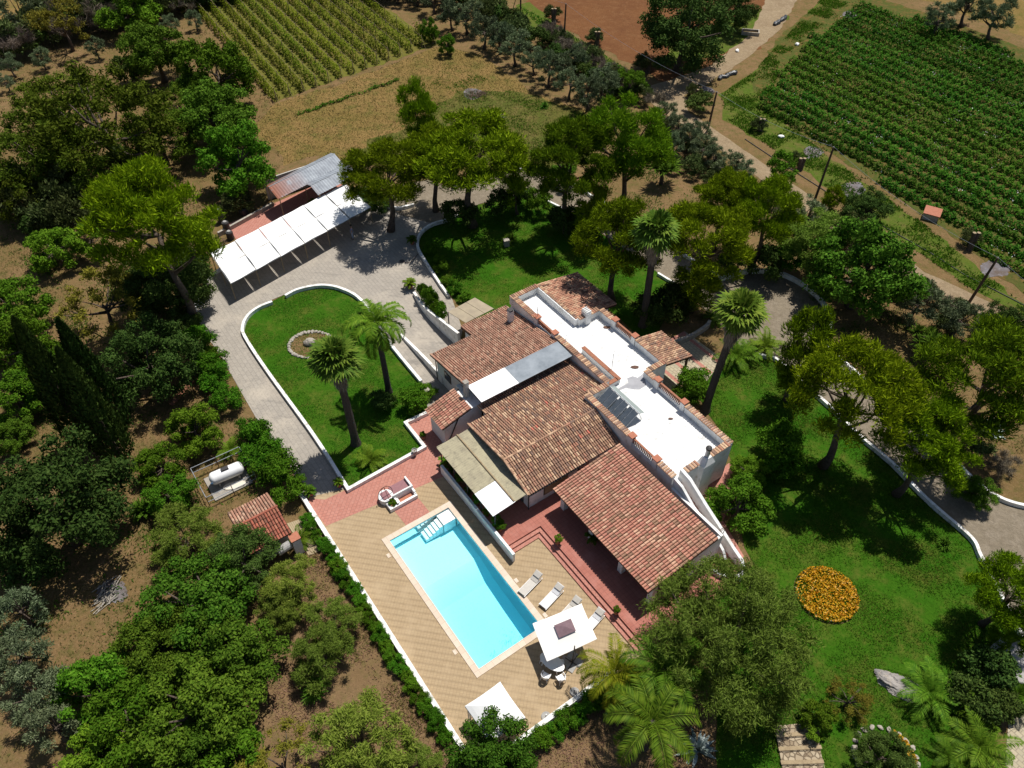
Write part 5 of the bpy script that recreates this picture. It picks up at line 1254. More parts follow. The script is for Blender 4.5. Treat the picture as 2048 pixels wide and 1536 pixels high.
scatter('green_weeds', [(640, 1080), (930, 1500), (760, 1536), (640, 1400), (560, 1200)], 5000, .2, lf_drygrass, .04, .8, .25, clump=.3)
scatter('fallen_leaves', [(600, 1060), (650, 1065), (930, 1505), (1050, 1500), (1230, 1370), (1330, 1340), (1440, 1450), (1400, 1600), (430, 1600), (520, 1300), (560, 1150)], 16000, .13, leaf('leaf_litter', (.13, .08, .05), (.19, .115, .065), (.25, .17, .10), .0, .1, .9), .02, -.6, .5, clump=-.2)
scatter('lawn_grass', ISL, 26000, .15, lf_grass, .045, .8, .22, clump=-.9)
scatter('lawn_grass', ISL, 5000, .14, lf_grass2, .045, .8, .22, clump=1.0)
scatter('lawn_grass', LAWN_UP, 26000, .15, lf_grass, .045, .8, .22, clump=-.9)
scatter('lawn_grass', LAWN_UP, 5000, .14, lf_grass2, .045, .8, .22, clump=1.0)
scatter('lawn_grass', LAWN_R, 62000, .16, lf_grass, .045, .8, .22, clump=-.9)
scatter('lawn_grass', LAWN_R, 20000, .15, lf_grass2, .045, .8, .22, clump=.8)
# vines
VD = R(-58.5); DU = Vector((math.cos(VD), math.sin(VD), 0)); DV = Vector((-math.sin(VD), math.cos(VD), 0))
FP = frame([G(x, y) for x, y in [(548, 205), (700, 150), (872, 86), (740, 5), (640, -60), (400, -30), (330, -10), (430, 80), (500, 150)]])
v0, v1 = min(p[1] for p in FP), max(p[1] for p in FP); v = v0 + .8; i = 0
while v < v1 - .3:
    xs = clip_row(v, FP)
    if len(xs) >= 2 and xs[-1] - xs[0] > 2:
        a = DU * xs[0] + DV * v; b = DU * xs[-1] + DV * v
        vr = row_mesh('vine_row', a, b, 1.45, .55, 130, .28, lf_vine, .35, f'row of trellised grape vines, {NTH[i]} row from the fig-like tree side', 'vine row', 'vine rows', z0=.25)
        pm = MB(); L = (b - a).length
        for k in range(int(L / 4.2) + 1):
            q = b.lerp(a, min(1, k * 4.2 / L)); pm.tube([(q.x, q.y, 0), (q.x, q.y, 1.9)], .05, 5)
        pm.tube([(a.x, a.y, 1.7), (b.x, b.y, 1.7)], .018, 4); pm.tube([(b.x, b.y, 1.75), (b.x + DU.x * 1.3, b.y + DU.y * 1.3, .02)], .022, 4)
        pm.build('trellis', m_plank, vr); i += 1
    v += 2.0
# low vegetable row in front of the vines
row_mesh('vegetable_row', G(592, 232), G(800, 160), .25, .3, 60, .3, lf_crop, .5, 'low row of leafy vegetables in front of the vineyard', 'vegetable row')
# ================================================================== carport with white shade cloths
cp = thing('carport_canopy', W(-35.8, 9.8), 'white cloth carport canopy of six bays on thin posts over the driveway', 'carport')
PL, PB, PR, PT = G(420, 507, 2.2), G(461, 567, 2.15), G(742, 414, 2.15), G(691, 367, 2.2)
def cpt(s, t_): # s along the six bays, t_ from the back edge to the front edge
    return PL.lerp(PT, s).lerp(PB.lerp(PR, s), t_)
post = MB(); bar = MB()
for b in range(6):
    for h in range(2):
        s0, s1_ = b / 6 + .002, (b + 1) / 6 - .002; t0, t1 = h * .5 + .003, (h + 1) * .5 - .003
        nn = 8; vs = []; fs = []
        for i in range(nn + 1):
            for j in range(nn + 1):
                a, c = i / nn, j / nn
                # the long edges are scalloped between their fixing points and the cloth sags
                e = .0028 * math.sin(math.pi * c) * (1 if i == 0 else -1 if i == nn else 0)
                p = cpt(s0 + (s1_ - s0) * a + e, t0 + (t1 - t0) * c)
                vs.append((p.x, p.y, p.z - .16 * math.sin(math.pi * a) * math.sin(math.pi * c) + .03 * math.sin(5 * a + 3 * c + b)))
        for i in range(nn):
            for j in range(nn): q = i * (nn + 1) + j; fs.append((q, q + nn + 1, q + nn + 2, q + 1))
        MB().add(vs, fs).build('shade_cloth', m_cloth, cp, smooth=True)
for b in range(7):
    for t_ in (.02, .5, .97):
        p = cpt(min(.998, max(.002, b / 6)), t_); MB().tube([(p.x, p.y, 0), (p.x, p.y, 2.22)], .04, 7).build('post', m_plank, cp)
    p, q = cpt(b / 6, 0), cpt(b / 6, 1); bar.tube([p + Vector((0, 0, -.03)), q + Vector((0, 0, -.03))], .022, 5)
for t_ in (0.0, .5, 1.0): bar.tube([cpt(0, t_) + Vector((0, 0, -.05)), cpt(1, t_) + Vector((0, 0, -.05))], .02, 5)
bar.build('rail', m_galv, cp)
# ================================================================== corrugated shed
def corr_mat():
    t = NT('corrugated_sheet'); co = t.co(True, RZ)
    col = t.mix(t.noise(co, 1.2, 5), (.36, .39, .42), (.25, .27, .30))
    g = t.new('ShaderNodeSeparateXYZ'); t.link(co, g.inputs[0])
    uvo = UV((0, 0, 0))
    mr = t.new('ShaderNodeMapRange'); mr.inputs['From Min'].default_value = W(0, 15.0).dot(V); mr.inputs['From Max'].default_value = W(0, 10.6).dot(V); t.link(g.outputs['Y'], mr.inputs['Value'])
    ad = t.new('ShaderNodeMath', operation='MULTIPLY'); t.link(mr.outputs[0], ad.inputs[0]); t.link(t.noise(co, .8, 6, .7, .30, .48), ad.inputs[1])
    col = t.mix(ad.outputs[0], col, (.27, .10, .055)); return t.done(col, .5, .4, .25)
m_corr = corr_mat()
shed = thing('corrugated_shed', W(-43, 15), 'open shed with two ridged corrugated metal roofs, rusty at the left end', 'shed')
def corr(pa, pb, qa, qb, name='roof'):
    """sheet between edge pa-pb and edge qa-qb (uvz), ribs run from the one edge to the other"""
    mb = MB(); A0, A1, B0, B1 = W(*pa), W(*pb), W(*qa), W(*qb); n = int((A1 - A0).length / .16); vs = []; fs = []
    for i in range(n + 1):
        z = .06 * (i % 2)
        for e0, e1 in ((A0, A1), (B0, B1)):
            p = e0.lerp(e1, i / n); vs.append((p.x, p.y, p.z + z))
    for i in range(n): fs.append((2 * i, 2 * i + 1, 2 * i + 3, 2 * i + 2))
    return mb.add(vs, fs).build(name, m_corr, shed)
corr((-44.4, 10.6, 2.75), (-46.6, 19.4, 2.75), (-43.4, 10.6, 3.1), (-45.6, 19.4, 3.1)); corr((-43.4, 10.6, 3.1), (-45.6, 19.4, 3.1), (-41.4, 10.7, 2.62), (-43.5, 19.5, 2.62))
corr((-42.2, 14.2, 2.85), (-43.45, 19.6, 2.85), (-41.3, 14.4, 3.0), (-42.4, 19.7, 3.0)); corr((-41.3, 14.4, 3.0), (-42.4, 19.7, 3.0), (-39.7, 14.5, 2.6), (-40.9, 19.8, 2.6))
for p in ((-44.3, 10.8), (-41.5, 10.9), (-43, 14.4), (-39.9, 14.7), (-46.3, 19.2), (-41.1, 19.5)): q = W(*p); MB().tube([q, (q.x, q.y, 2.62)], .05, 7).build('post', m_plank, shed)
mb = MB(); mb.tube([W(-43.4, 10.6, 3.13), W(-45.6, 19.4, 3.13)], .05, 6); mb.tube([W(-41.3, 14.4, 3.03), W(-42.4, 19.7, 3.03)], .05, 6); mb.build('ridge_cap', m_galv, shed)
mb = MB(); mb.ubox(-46.2, -46.05, 11.0, 19.2, 0, 2.5); mb.build('wall', m_wallgrey, shed)
usheet('shed_floor', [(-44.2, 5.6), (-46.2, 19), (-40.6, 19), (-39.0, 5.0)], .040, m_red)
low_wall(None, .5, .25, 'low stone wall behind the terracotta shed patio', m_stone, smooth=False, uvp=[(-42.6, 4.0), (-44.6, 11.0)], hs=[.5, .5])
for i, (x, y, h) in enumerate(((443, 445, 1.5), (455, 462, 1.1), (462, 478, .9))):
    p = G(x, y); b = thing('black_barrel', p, ('tallest black barrel with a pale lid by the shed patio', 'middle black barrel of the three by the shed patio', 'black barrel nearest to the carport, by the shed patio')[i], 'barrel', 'black barrels by the shed patio')
    MB().lathe([(.36, 0), (.38, .1), (.36, .2), (.38, h * .5), (.36, h * .55), (.38, h - .1), (.34, h)], n=16).build('drum', m_dark, b, local=True)
    MB().lathe([(.2, h + .004), (.2, h + .10), (.16, h + .14)], n=14).build('lid', m_slab, b, local=True)
tag(MB().lathe([(.45, 0), (.5, .3), (.5, .7), (.42, .8)], G(488, 428), 18).build('water_butt', m_dark), 'round black drum on the edge of the shed patio', 'drum')
bp_ = G(428, 492); mb = MB()
for i in range(60):
    p = bp_ + Vector((random.uniform(-1, 1), random.uniform(-.8, .8), random.uniform(.05, .5))); a = random.uniform(0, 6.28); d = Vector((math.cos(a), math.sin(a), random.uniform(-.15, .3))) * random.uniform(.4, .9); mb.tube([p - d, p + d], .03, 4)
tag(mb.build('brushwood_pile', m_wood), 'heap of grey brushwood at the left end of the carport', 'brushwood')
# ================================================================== gas tank
gt = thing('gas_tank', W(-11.35, -6.9), 'white horizontal gas tank on a concrete pad', 'gas tank')
A_, B_ = W(-11.45, -8.0, .95), W(-11.3, -5.85, .95); dd = (B_ - A_).normalized()
MB().tube([A_ - dd * .22, A_ - dd * .18, A_ - dd * .08, A_, A_ + dd * .12, B_ - dd * .12, B_, B_ + dd * .08, B_ + dd * .18, B_ + dd * .22], [.05, .26, .40, .47, .5, .5, .47, .40, .26, .05], 24).build('tank', m_plastic, gt, smooth=True)
mb = MB(); c = A_.lerp(B_, .5); mb.box((c.x, c.y, 1.48), (.55, .3, .16), math.atan2(dd.y, dd.x)); mb.build('valve_cover', m_dark, gt)
for f in (.15, .85):
    c = A_.lerp(B_, f); mb = MB(); mb.box((c.x, c.y, .31), (.12, .7, .4), math.atan2(dd.y, dd.x)); mb.build('support', m_slab, gt)
mb = MB(); mb.box((A_.x + .1, A_.y - .47, 1.0), (.16, .02, .16), .2); mb.build('blue_label', plain('blue_sticker', (.12, .3, .55)), gt)
MB().ubox(-12.6, -10.1, -8.5, -5.55, 0, .12).build('concrete_pad', m_concrete, gt)
fr = thing('tank_fence', W(-11.3, -7), 'rusty low pipe fence around the white gas tank', 'fence')
mb = MB(); cs = [(-13.2, -9.0), (-13.1, -5.2), (-9.9, -5.2), (-9.9, -9.0)]
for i in range(4):
    a, b = cs[i], cs[(i + 1) % 4]
    for z in (1.15, .6): mb.tube([W(*a, z), W(*b, z)], .028, 6)
mb.build('rail', m_galv, fr)
for a in cs + [(-13.15, -7.1), (-9.9, -7.1)]: q = W(*a); MB().tube([q, (q.x, q.y, 1.18)], .032, 6).build('post', m_rust, fr)
bc = thing('stepping_board', G(470, 973), 'pale rounded board lying on the pad beside the gas tank', 'board')
mb = MB(); mb.prism([(.85 * math.cos(w) * 1.0, .36 * math.sin(w)) for w in np.linspace(0, 6.283, 17)[:-1]], .125, .19); o = mb.build('plank', m_cream, bc, local=True); bc.rotation_euler = (0, 0, R(18))
mb = MB(); a, b = G(489, 930), G(508, 912); c = (a + b) / 2; d = b - a; mb.box((c.x, c.y, .05), (d.length, .35, .1), math.atan2(d.y, d.x)); tag(mb.build('concrete_beam', m_concrete), 'short grey concrete beam from the tank pad to the oleanders', 'beam')
# ================================================================== garden hut
hut = thing('garden_hut', W(-5, -6.7), 'small garden hut with an old red tiled gable roof', 'hut')
MB().add(*uprism([(-6.6, 0), (-3.2, 0), (-3.2, 1.85), (-5.1, 2.35), (-6.6, 1.85)], -8.1, -5.4)).build('wall', m_wallgrey, hut)
slab('roof_deck', [(-5.1, -8.3, 2.5), (-5.1, -5.2, 2.5), (-6.95, -5.2, 1.95), (-6.95, -8.3, 1.95)], .08, m_under, hut); slab('roof_deck', [(-5.1, -8.3, 2.498), (-2.9, -8.3, 1.95), (-2.9, -5.2, 1.95), (-5.1, -5.2, 2.498)], .08, m_under, hut)
tiled('roof', (-5.12, -8.28, 2.5), (0, 1, 0), (-1, 0, -.297), 3.06, 1.9, m_tileC, None, .21, .34, hut); tiled('roof', (-5.08, -8.28, 2.5), (0, 1, 0), (1, 0, -.25), 3.06, 2.25, m_tileE, None, .21, .36, hut)
mb = MB(); cap_line(mb, (-5.1, -8.3, 2.54), (-5.1, -5.2, 2.54)); mb.build('ridge_tiles', m_tileE, hut)
mb = MB(); mb.ubox(-2.85, -2.25, -5.5, -4.9, 0, 1.75); ch = mb.build('chimney', m_white, hut); mb = MB(); mb.ubox(-2.9, -2.2, -5.55, -4.85, 1.752, 1.85); mb.build('chimney_cap', m_terra, ch)
MB().tube([W(-2.45, -6.6, 1.3), W(-2.55, -5.6, 1.3)], [.32, .32], 14).build('tank', m_slab, hut)
usheet('plank_deck', [(-5.2, -5.0), (-4.9, -3.5), (-1.6, -3.5), (-1.8, -4.8)], .05, paving('plank_deck', (.36, .29, .18), (.30, .24, .15), (.16, .12, .08), 3.0, .14, RZ, .012, .5))
# ================================================================== old well and bench beside the pool
m_plum = plain('plum_tiles', (.26, .115, .125), (.21, .09, .10), 5, .5, .4)
wl = thing('garden_well', W(-2.5, 2.9), 'white walled ornamental well with an iron arch, tiled counter and planters by the pool', 'well')
mb = MB(); mb.ubox(-1.80, -1.62, 1.7, 4.0, 0, .42); mb.ubox(-3.3, -1.81, 1.7, 1.88, 0, .42); mb.ubox(-2.5, -1.81, 3.84, 4.0, 0, .5); mb.ubox(-2.3, -1.81, 2.5, 2.62, 0, .5)
mb.build('planter', m_white, wl)
mb = MB(); mb.ubox(-2.42, -2.3, 2.3, 4.02, 0, .85); mb.ubox(-3.4, -2.43, 3.88, 4.02, 0, .85); mb.ubox(-2.3, -1.7, 2.36, 2.49, 0, .62); mb.ubox(-2.3, -1.9, 3.86, 4.01, .5, .62); mb.build('wall', m_white, wl)
mb = MB(); mb.ubox(-3.4, -2.43, 2.5, 3.87, 0, .6); mb.build('counter', m_plum, wl)
mb = MB(); mb.ubox(-2.28, -1.81, 2.63, 3.83, .0, .22); mb.build('planter_soil', m_terra, wl); mb = MB(); mb.ubox(-2.28, -1.81, 1.9, 2.35, 0, .22); mb.build('planter_soil', m_terra, wl)
c = W(-2.85, 1.98); MB().lathe([(.52, 0), (.52, .50), (.57, .51), (.57, .60), (.52, .61)], c, 20).build('well_ring', m_white, wl)
mb = MB(); mb.box((c.x, c.y, .64), (.72, .62, .06), AU); mb.build('well_lid', m_plum, wl)
mb = MB(); pts = []
for k in range(13): w = math.pi * k / 12; p = c + V * (-.6 * math.cos(w)); pts.append((p.x, p.y, .65 + 1.0 * math.sin(w)))
mb.tube(pts, .025, 6); mb.tube([tuple(c + U * .6 + Vector((0, 0, .65))), tuple(c + Vector((0, 0, 1.65))), tuple(c - U * .6 + Vector((0, 0, .65)))], .02, 6); mb.tube([pts[6], (c.x, c.y, 1.25)], .015, 5); mb.build('iron_arch', m_rust, wl)
plant('bush', W(-2.05, 2.12, .2), .42, 'small green plant in the planter of the ornamental well', 'plant')
# ================================================================== gazebo
gz = thing('gazebo', W(15.65, -.7), 'white square gazebo with a peaked cloth roof at the deck corner', 'gazebo')
g0, g1, h0, h1 = 14.1, 16.7, -1.9, .62; zc_ = 1.95
N = 10; vs = []; fs = []
for i in range(N + 1):
    for j in range(N + 1):
        a, b = i / N * 2 - 1, j / N * 2 - 1; m_ = max(abs(a), abs(b)); z = zc_ + .85 * (1 - m_) ** .9 - .05 * math.cos(a * 1.57) * math.cos(b * 1.57) * 0
        e = 1 - .03 * (1 - min(abs(a), abs(b)) ** 2) * m_
        p = W((g0 + g1) / 2 + (g1 - g0) / 2 * a * e, (h0 + h1) / 2 + (h1 - h0) / 2 * b * e); vs.append((p.x, p.y, z))
for i in range(N):
    for j in range(N): q = i * (N + 1) + j; fs.append((q, q + N + 1, q + N + 2, q + 1))
MB().add(vs, fs).build('roof_cloth', m_cloth, gz)
mb = MB()
per = [(i, 0) for i in range(N + 1)] + [(N, j) for j in range(1, N + 1)] + [(i, N) for i in range(N - 1, -1, -1)] + [(0, j) for j in range(N - 1, 0, -1)]
pv = [vs[i * (N + 1) + j] for i, j in per]; n = len(pv)
mb.add([(p[0], p[1], p[2] - .003) for p in pv] + [(p[0], p[1], p[2] - .2) for p in pv], [(k, (k + 1) % n, n + (k + 1) % n, n + k) for k in range(n)]); mb.build('valance', m_cloth, gz)
for u, v in ((g0 + .1, h0 + .1), (g1 - .1, h0 + .1), (g1 - .1, h1 - .1), (g0 + .1, h1 - .1)):
    mb = MB()
    for du, dv in ((0, 0), (.28, 0), (0, .28)):
        s = -1 if u > 15 else 1; r_ = -1 if v > -.5 else 1
        q = W(u + du * s, v + dv * r_); mb.tube([(q.x, q.y, .05), (q.x, q.y, 1.93)], .02, 6)
    for k in range(6):
        q0, q1, q2 = W(u + (.28 if u < 15 else -.28), v), W(u, v), W(u, v + (.28 if v < -.5 else -.28)); z = .35 + k * .26
        mb.tube([(q0.x, q0.y, z), (q1.x, q1.y, z + .1), (q2.x, q2.y, z)], .014, 5)
    mb.build('post', m_galv, gz)
# ================================================================== parasol
um = thing('cantilever_parasol', W(14.95, 5.52), 'large off white cantilever parasol with a mauve top panel', 'parasol')
cu = [G(1065, 1247, 2.0), G(1163, 1207, 2.0), G(1194, 1278, 1.85), G(1094, 1323, 1.85)]; cc = (cu[0] + cu[1] + cu[2] + cu[3]) / 4; top = Vector((cc.x, cc.y, 2.5))
N = 8; vs = []; fs = []
for k in range(4):
    a, b = cu[k], cu[(k + 1) % 4]; o0 = len(vs)
    for i in range(N + 1):
        t_ = .26 + .74 * i / N
        for j in range(N + 1):
            s = j / N; e = a.lerp(b, s); p = top.lerp(e, t_); p.z -= .05 * math.sin(math.pi * s) * t_ ** 2 + .07 * math.sin(math.pi * t_); vs.append(p)
    for i in range(N):
        for j in range(N): q = o0 + i * (N + 1) + j; fs.append((q, q + N + 1, q + N + 2, q + 1))
MB().add(vs, fs).build('canopy', plain('parasol_cloth', (.80, .77, .73), (.77, .74, .70), 2, .85, .1), um)
m_mauve = plain('mauve_cloth', (.20, .135, .15), (.17, .11, .125), 4, .85, .1)
q = [top.lerp(c, .34) + Vector((0, 0, .07)) for c in cu]; MB().add([top + Vector((0, 0, .10))] + q, [(0, 1 + k, 1 + (k + 1) % 4) for k in range(4)]).build('top_panel', m_mauve, um)
mb = MB(); bq = W(15.1, 5.5); mb.tube([(bq.x, bq.y, .05), (bq.x, bq.y, 2.45)], .04, 8); mb.build('pole', m_dark, um)
mb = MB(); mb.tube([(bq.x, bq.y, 1.6), (bq.x * .9 + top.x * .1, bq.y * .9 + top.y * .1, 1.7), (top.x, top.y, 2.2)], .025, 7); mb.tube([(bq.x, bq.y, 2.43), (bq.x + .12, bq.y - .35, 1.5)], .015, 5); mb.build('arm', m_dark, um)
mb = MB()
for c in cu: mb.tube([top + Vector((0, 0, -.25)), c + Vector((0, 0, -.08))], .014, 5)
mb.build('ribs', m_dark, um)
for du in (-1, 1):
    for dv in (-1, 1):
        q = W(15.0 + du * .29, 5.5 + dv * .29); mb = MB(); mb.box((q.x, q.y, .09), (.54, .54, .07), AU + .35); mb.build('base_slab', m_slab, um, bevel=.02)
mb = MB()
for k in range(2): d = Vector((math.cos(AU + .35 + k * 1.57), math.sin(AU + .35 + k * 1.57), 0)) * .55; mb.box((bq.x, bq.y, .14), (1.1, .06, .03), AU + .35 + k * 1.5708)
mb.build('base_cross', m_dark, um)
# ================================================================== loungers, table, chairs
lo = thing('sun_lounger', (0, 0, 0), '', 'sun lounger', 'sun loungers between pool and terrace')
m_loung = plain('lounger_fabric', (.50, .47, .42), (.46, .43, .39), 8, .8); m_loung2 = plain('lounger_fabric_white', (.62, .62, .64), (.58, .58, .60), 8, .75)
MB().box((-.35, 0, .30), (1.25, .58, .05)).build('seat', m_loung, lo, local=True, bevel=.02)
MB().hexa([(.30, -.29, .29), (.98, -.29, .66), (.98, .29, .66), (.30, .29, .29), (.28, -.29, .335), (.96, -.29, .705), (.96, .29, .705), (.28, .29, .335)]).build('backrest', m_loung, lo, local=True, bevel=.015)
MB().hexa([(.58, -.27, .50), (.93, -.27, .69), (.93, .27, .69), (.58, .27, .50), (.54, -.26, .57), (.89, -.26, .76), (.89, .26, .76), (.54, .26, .57)]).build('headrest', m_loung, lo, local=True, bevel=.02)
mb = MB()
for s in (-1, 1): mb.box((-.05, s * .30, .25), (1.9, .04, .06))
mb.build('frame', m_plastic, lo, local=True)
for x in (-.85, .75):
    for s in (-1, 1): MB().tube([(x, s * .29, .05), (x, s * .29, .24)], .022, 6).build('leg', m_plastic, lo, local=True)
LS = [(9.15, 6.55, 0, 'cream sun lounger nearest to the terrace corner'), (10.75, 7.15, 1, 'white sun lounger, second from the terrace corner'), (12.2, 7.55, 0, 'cream sun lounger half under the parasol'), (13.75, 8.25, 1, 'sun lounger showing only its headrest beyond the parasol')]
for i, (u, v, w, lab) in enumerate(LS):
    ang = AU + R(103); loc = W(u, v, .0)
    if i == 0: lo.location = loc; lo.rotation_euler = (0, 0, ang); lo['label'] = lab; o = lo
    else: o = copy_tree(lo, loc, ang, None, lab)
    if w:
        for k in o.children:
            if k.name.split('.')[0] in ('seat', 'backrest'): k.data = k.data.copy(); k.data.materials[0] = m_loung2
tb = thing('garden_table', G(1104, 1334), 'white oval plastic table below the parasol', 'table', rz=R(-35))
MB().prism([(.85 * math.cos(w), .47 * math.sin(w)) for w in np.linspace(0, 6.283, 25)[:-1]], .70, .745).build('tabletop', m_plastic, tb, local=True, bevel=.01)
for x in (-.5, .5):
    for s in (-.27, .27): MB().tube([(x * 1.15, s * 1.15, .05), (x, s, .70)], .03, 7).build('leg', m_plastic, tb, local=True)
cr = thing('garden_chair', (0, 0, 0), '', 'chair', 'white plastic chairs at the oval table')
MB().box((0, 0, .44), (.46, .46, .035)).build('seat', m_plastic, cr, local=True, bevel=.02)
mb = MB(); vs = []; fs = []
for i in range(9):
    w = math.pi * (.5 + i / 8); 
    for r_, z in ((.25, .46), (.29, .84 if 1 < i < 7 else .66), (.265, .84 if 1 < i < 7 else .66), (.225, .46)): vs.append((r_ * math.cos(w) - .02, r_ * math.sin(w), z))
for i in range(8):
    for k in range(4): fs.append((4 * i + k, 4 * i + (k + 1) % 4, 4 * i + 4 + (k + 1) % 4, 4 * i + 4 + k))
mb.add(vs, fs); mb.build('backrest', m_plastic, cr, local=True)
for s in (-1, 1): MB().tube([(.2, s * .26, .44), (.2, s * .27, .64), (-.05, s * .28, .66)], .022, 6).build('armrest', m_plastic, cr, local=True)
for x in (-.2, .2):
    for s in (-.2, .2): MB().tube([(x * 1.15, s * 1.15, .05), (x, s, .43)], .018, 6).build('leg', m_plastic, cr, local=True)
for i, (x, y, lab) in enumerate(((1089, 1320, 'white chair at the far left of the oval table, in the parasol shade'), (1118, 1330, 'white chair at the right of the oval table, in the parasol shade'), (1091, 1353, 'white chair at the lower left of the oval table'), (1122, 1357, 'white chair at the lower end of the oval table'))):
    p = G(x, y, .4); p.z = 0; c = tb.location - p; an = math.atan2(c.y, c.x)
    if i == 0: cr.location = p; cr.rotation_euler = (0, 0, an); cr['label'] = lab
    else: copy_tree(cr, p, an, None, lab)
for (x, y, lab) in ((1149, 1385, 'round stone parasol foot at the palm end of the deck'), (1092, 1434, 'round stone parasol foot near the gazebo')):
    f = thing('parasol_foot', G(x, y), lab, 'parasol base', 'empty parasol feet'); MB().lathe([(.30, .051), (.30, .10), (.27, .12)], n=20).build('base', m_slab, f, local=True); MB().tube([(0, 0, .12), (0, 0, .42)], .025, 8).build('stem', m_galv, f, local=True)
# ================================================================== pots
def pot(px, py, z, r, h, label, kind=None, sc=.5, plab=None, mat=None, uv=None):
    p = W(*uv) if uv else G(px, py, z); p.z = z
    t_ = thing('flower_pot', p, label, 'pot')
    MB().lathe([(r * .7, 0), (r, h), (r * 1.12, h), (r * 1.12, h * 1.12), (r * .95, h * 1.12), (r * .9, h * .95)], n=16).build('pot', mat or m_pot, t_, local=True)
    MB().lathe([(r * .88, h * .9), (.02, h * .97)], n=12).build('soil', m_ground, t_, local=True)
    if kind:
        k0 = PROTO[kind]; src = k0[0][0]
        for k in children_of(src):
            d = k.copy(); COL.objects.link(d); d.parent = t_; d.location = (0, 0, h); d.scale = (sc, sc, sc); d.name = 'plant'; d.matrix_parent_inverse = Matrix()
pot(821, 577, .04, .28, .42, 'terracotta pot with a cycad at the head of the ramp wall', 'cycad', 1.0)
pot(825, 488, .04, .26, .38, 'terracotta pot with a cycad by the curved lawn wall', 'cycad', .85)
pot(679, 972, .04, .26, .38, 'clay pot with a green plant at the corner of the palm lawn wall', 'cycad', .6)
pot(622, 990, .04, .26, .36, 'clay pot with a bushy plant at the end of the driveway', 'cycad', .75)
pot(830, 910, .06, .20, .55, 'pale grey tall pot beside the palm lawn wall', mat=m_slab)
pot(846, 876, .06, .26, .3, 'round clay pot with low plant inside the entrance paving corner', 'bush', .3)
pot(818, 846, .06, .16, .25, 'small clay pot on the corner of the palm lawn wall')
pot(874, 859, .06, .22, .3, 'dark pot with a plant beside the small entrance wing', 'bush', .35)
pot(1116, 1086, .45, .22, .34, 'clay pot with a round plant on the terrace edge above the steps', 'bush', .38)
pot(1232, 1226, .45, .2, .32, 'clay pot with a small plant on the terrace edge near the parasol', 'bush', .3)
pot(1188, 1082, .45, .26, .36, 'large plant pot under the edge of the red porch roof', 'cycad', .9)
pot(1000, 1060, .45, .22, .32, 'clay pot at the open end of the veranda', 'bush', .5)
for i in range(6): pot(0, 0, .45, .22, .34, f'plant pot behind the low veranda wall, {NTH[i]} from the entrance side', 'bush' if i % 2 else 'cycad', .55, uv=(-1.9 + i * 1.2, 7.25))
pot(894, 930, .06, .24, .36, 'clay pot with reddish spiky plant at the veranda corner', 'cycad', .9)
# cables, drain cover, courtyard bits
tag(MB().lathe([(.28, .038), (.28, .05), (.24, .052)], G(804, 523), 20).build('drain_cover', m_dark), 'round dark drain cover on the court beside the curved wall', 'drain cover')
tag(MB().lathe([(.30, .038), (.30, .05), (.24, .052)], G(743, 522), 20).build('manhole_cover', m_concrete), 'round pale manhole cover in the middle of the court', 'manhole cover')
mb = MB(); mb.tube([G(806, 524, .05), G(820, 526, .05), G(836, 508, .05)], .03, 6); tag(mb.build('hose', m_rust), 'dark pipe from the drain cover to the curved wall', 'pipe')
mb = MB(); p = G(820, 583, .04); mb.box((p.x, p.y, .05), (.8, .7, .05), .4); mb.box((p.x, p.y, .085), (.45, .35, .02), .4); tag(mb.build('drain_grate', m_slab), 'square grey drain grate below the cycad pot', 'drain grate')
mb = MB(); p = G(850, 778, .9); mb.box((p.x, p.y, .45), (.55, .45, .86), AU); mb.box((p.x, p.y, .91), (.75, .6, .06), AU); tag(mb.build('stone_bench', m_stone), 'pale stone pedestal table among the clipped bushes by the ramp foot', 'table')
mb = MB(); p = G(1013, 492); mb.box((p.x, p.y, .35), (.5, .45, .7), .3); mb.box((p.x, p.y, .74), (.6, .55, .08), .3); tag(mb.build('stone_pedestal', m_stone), 'white stone pedestal on the shaded back lawn', 'pedestal')
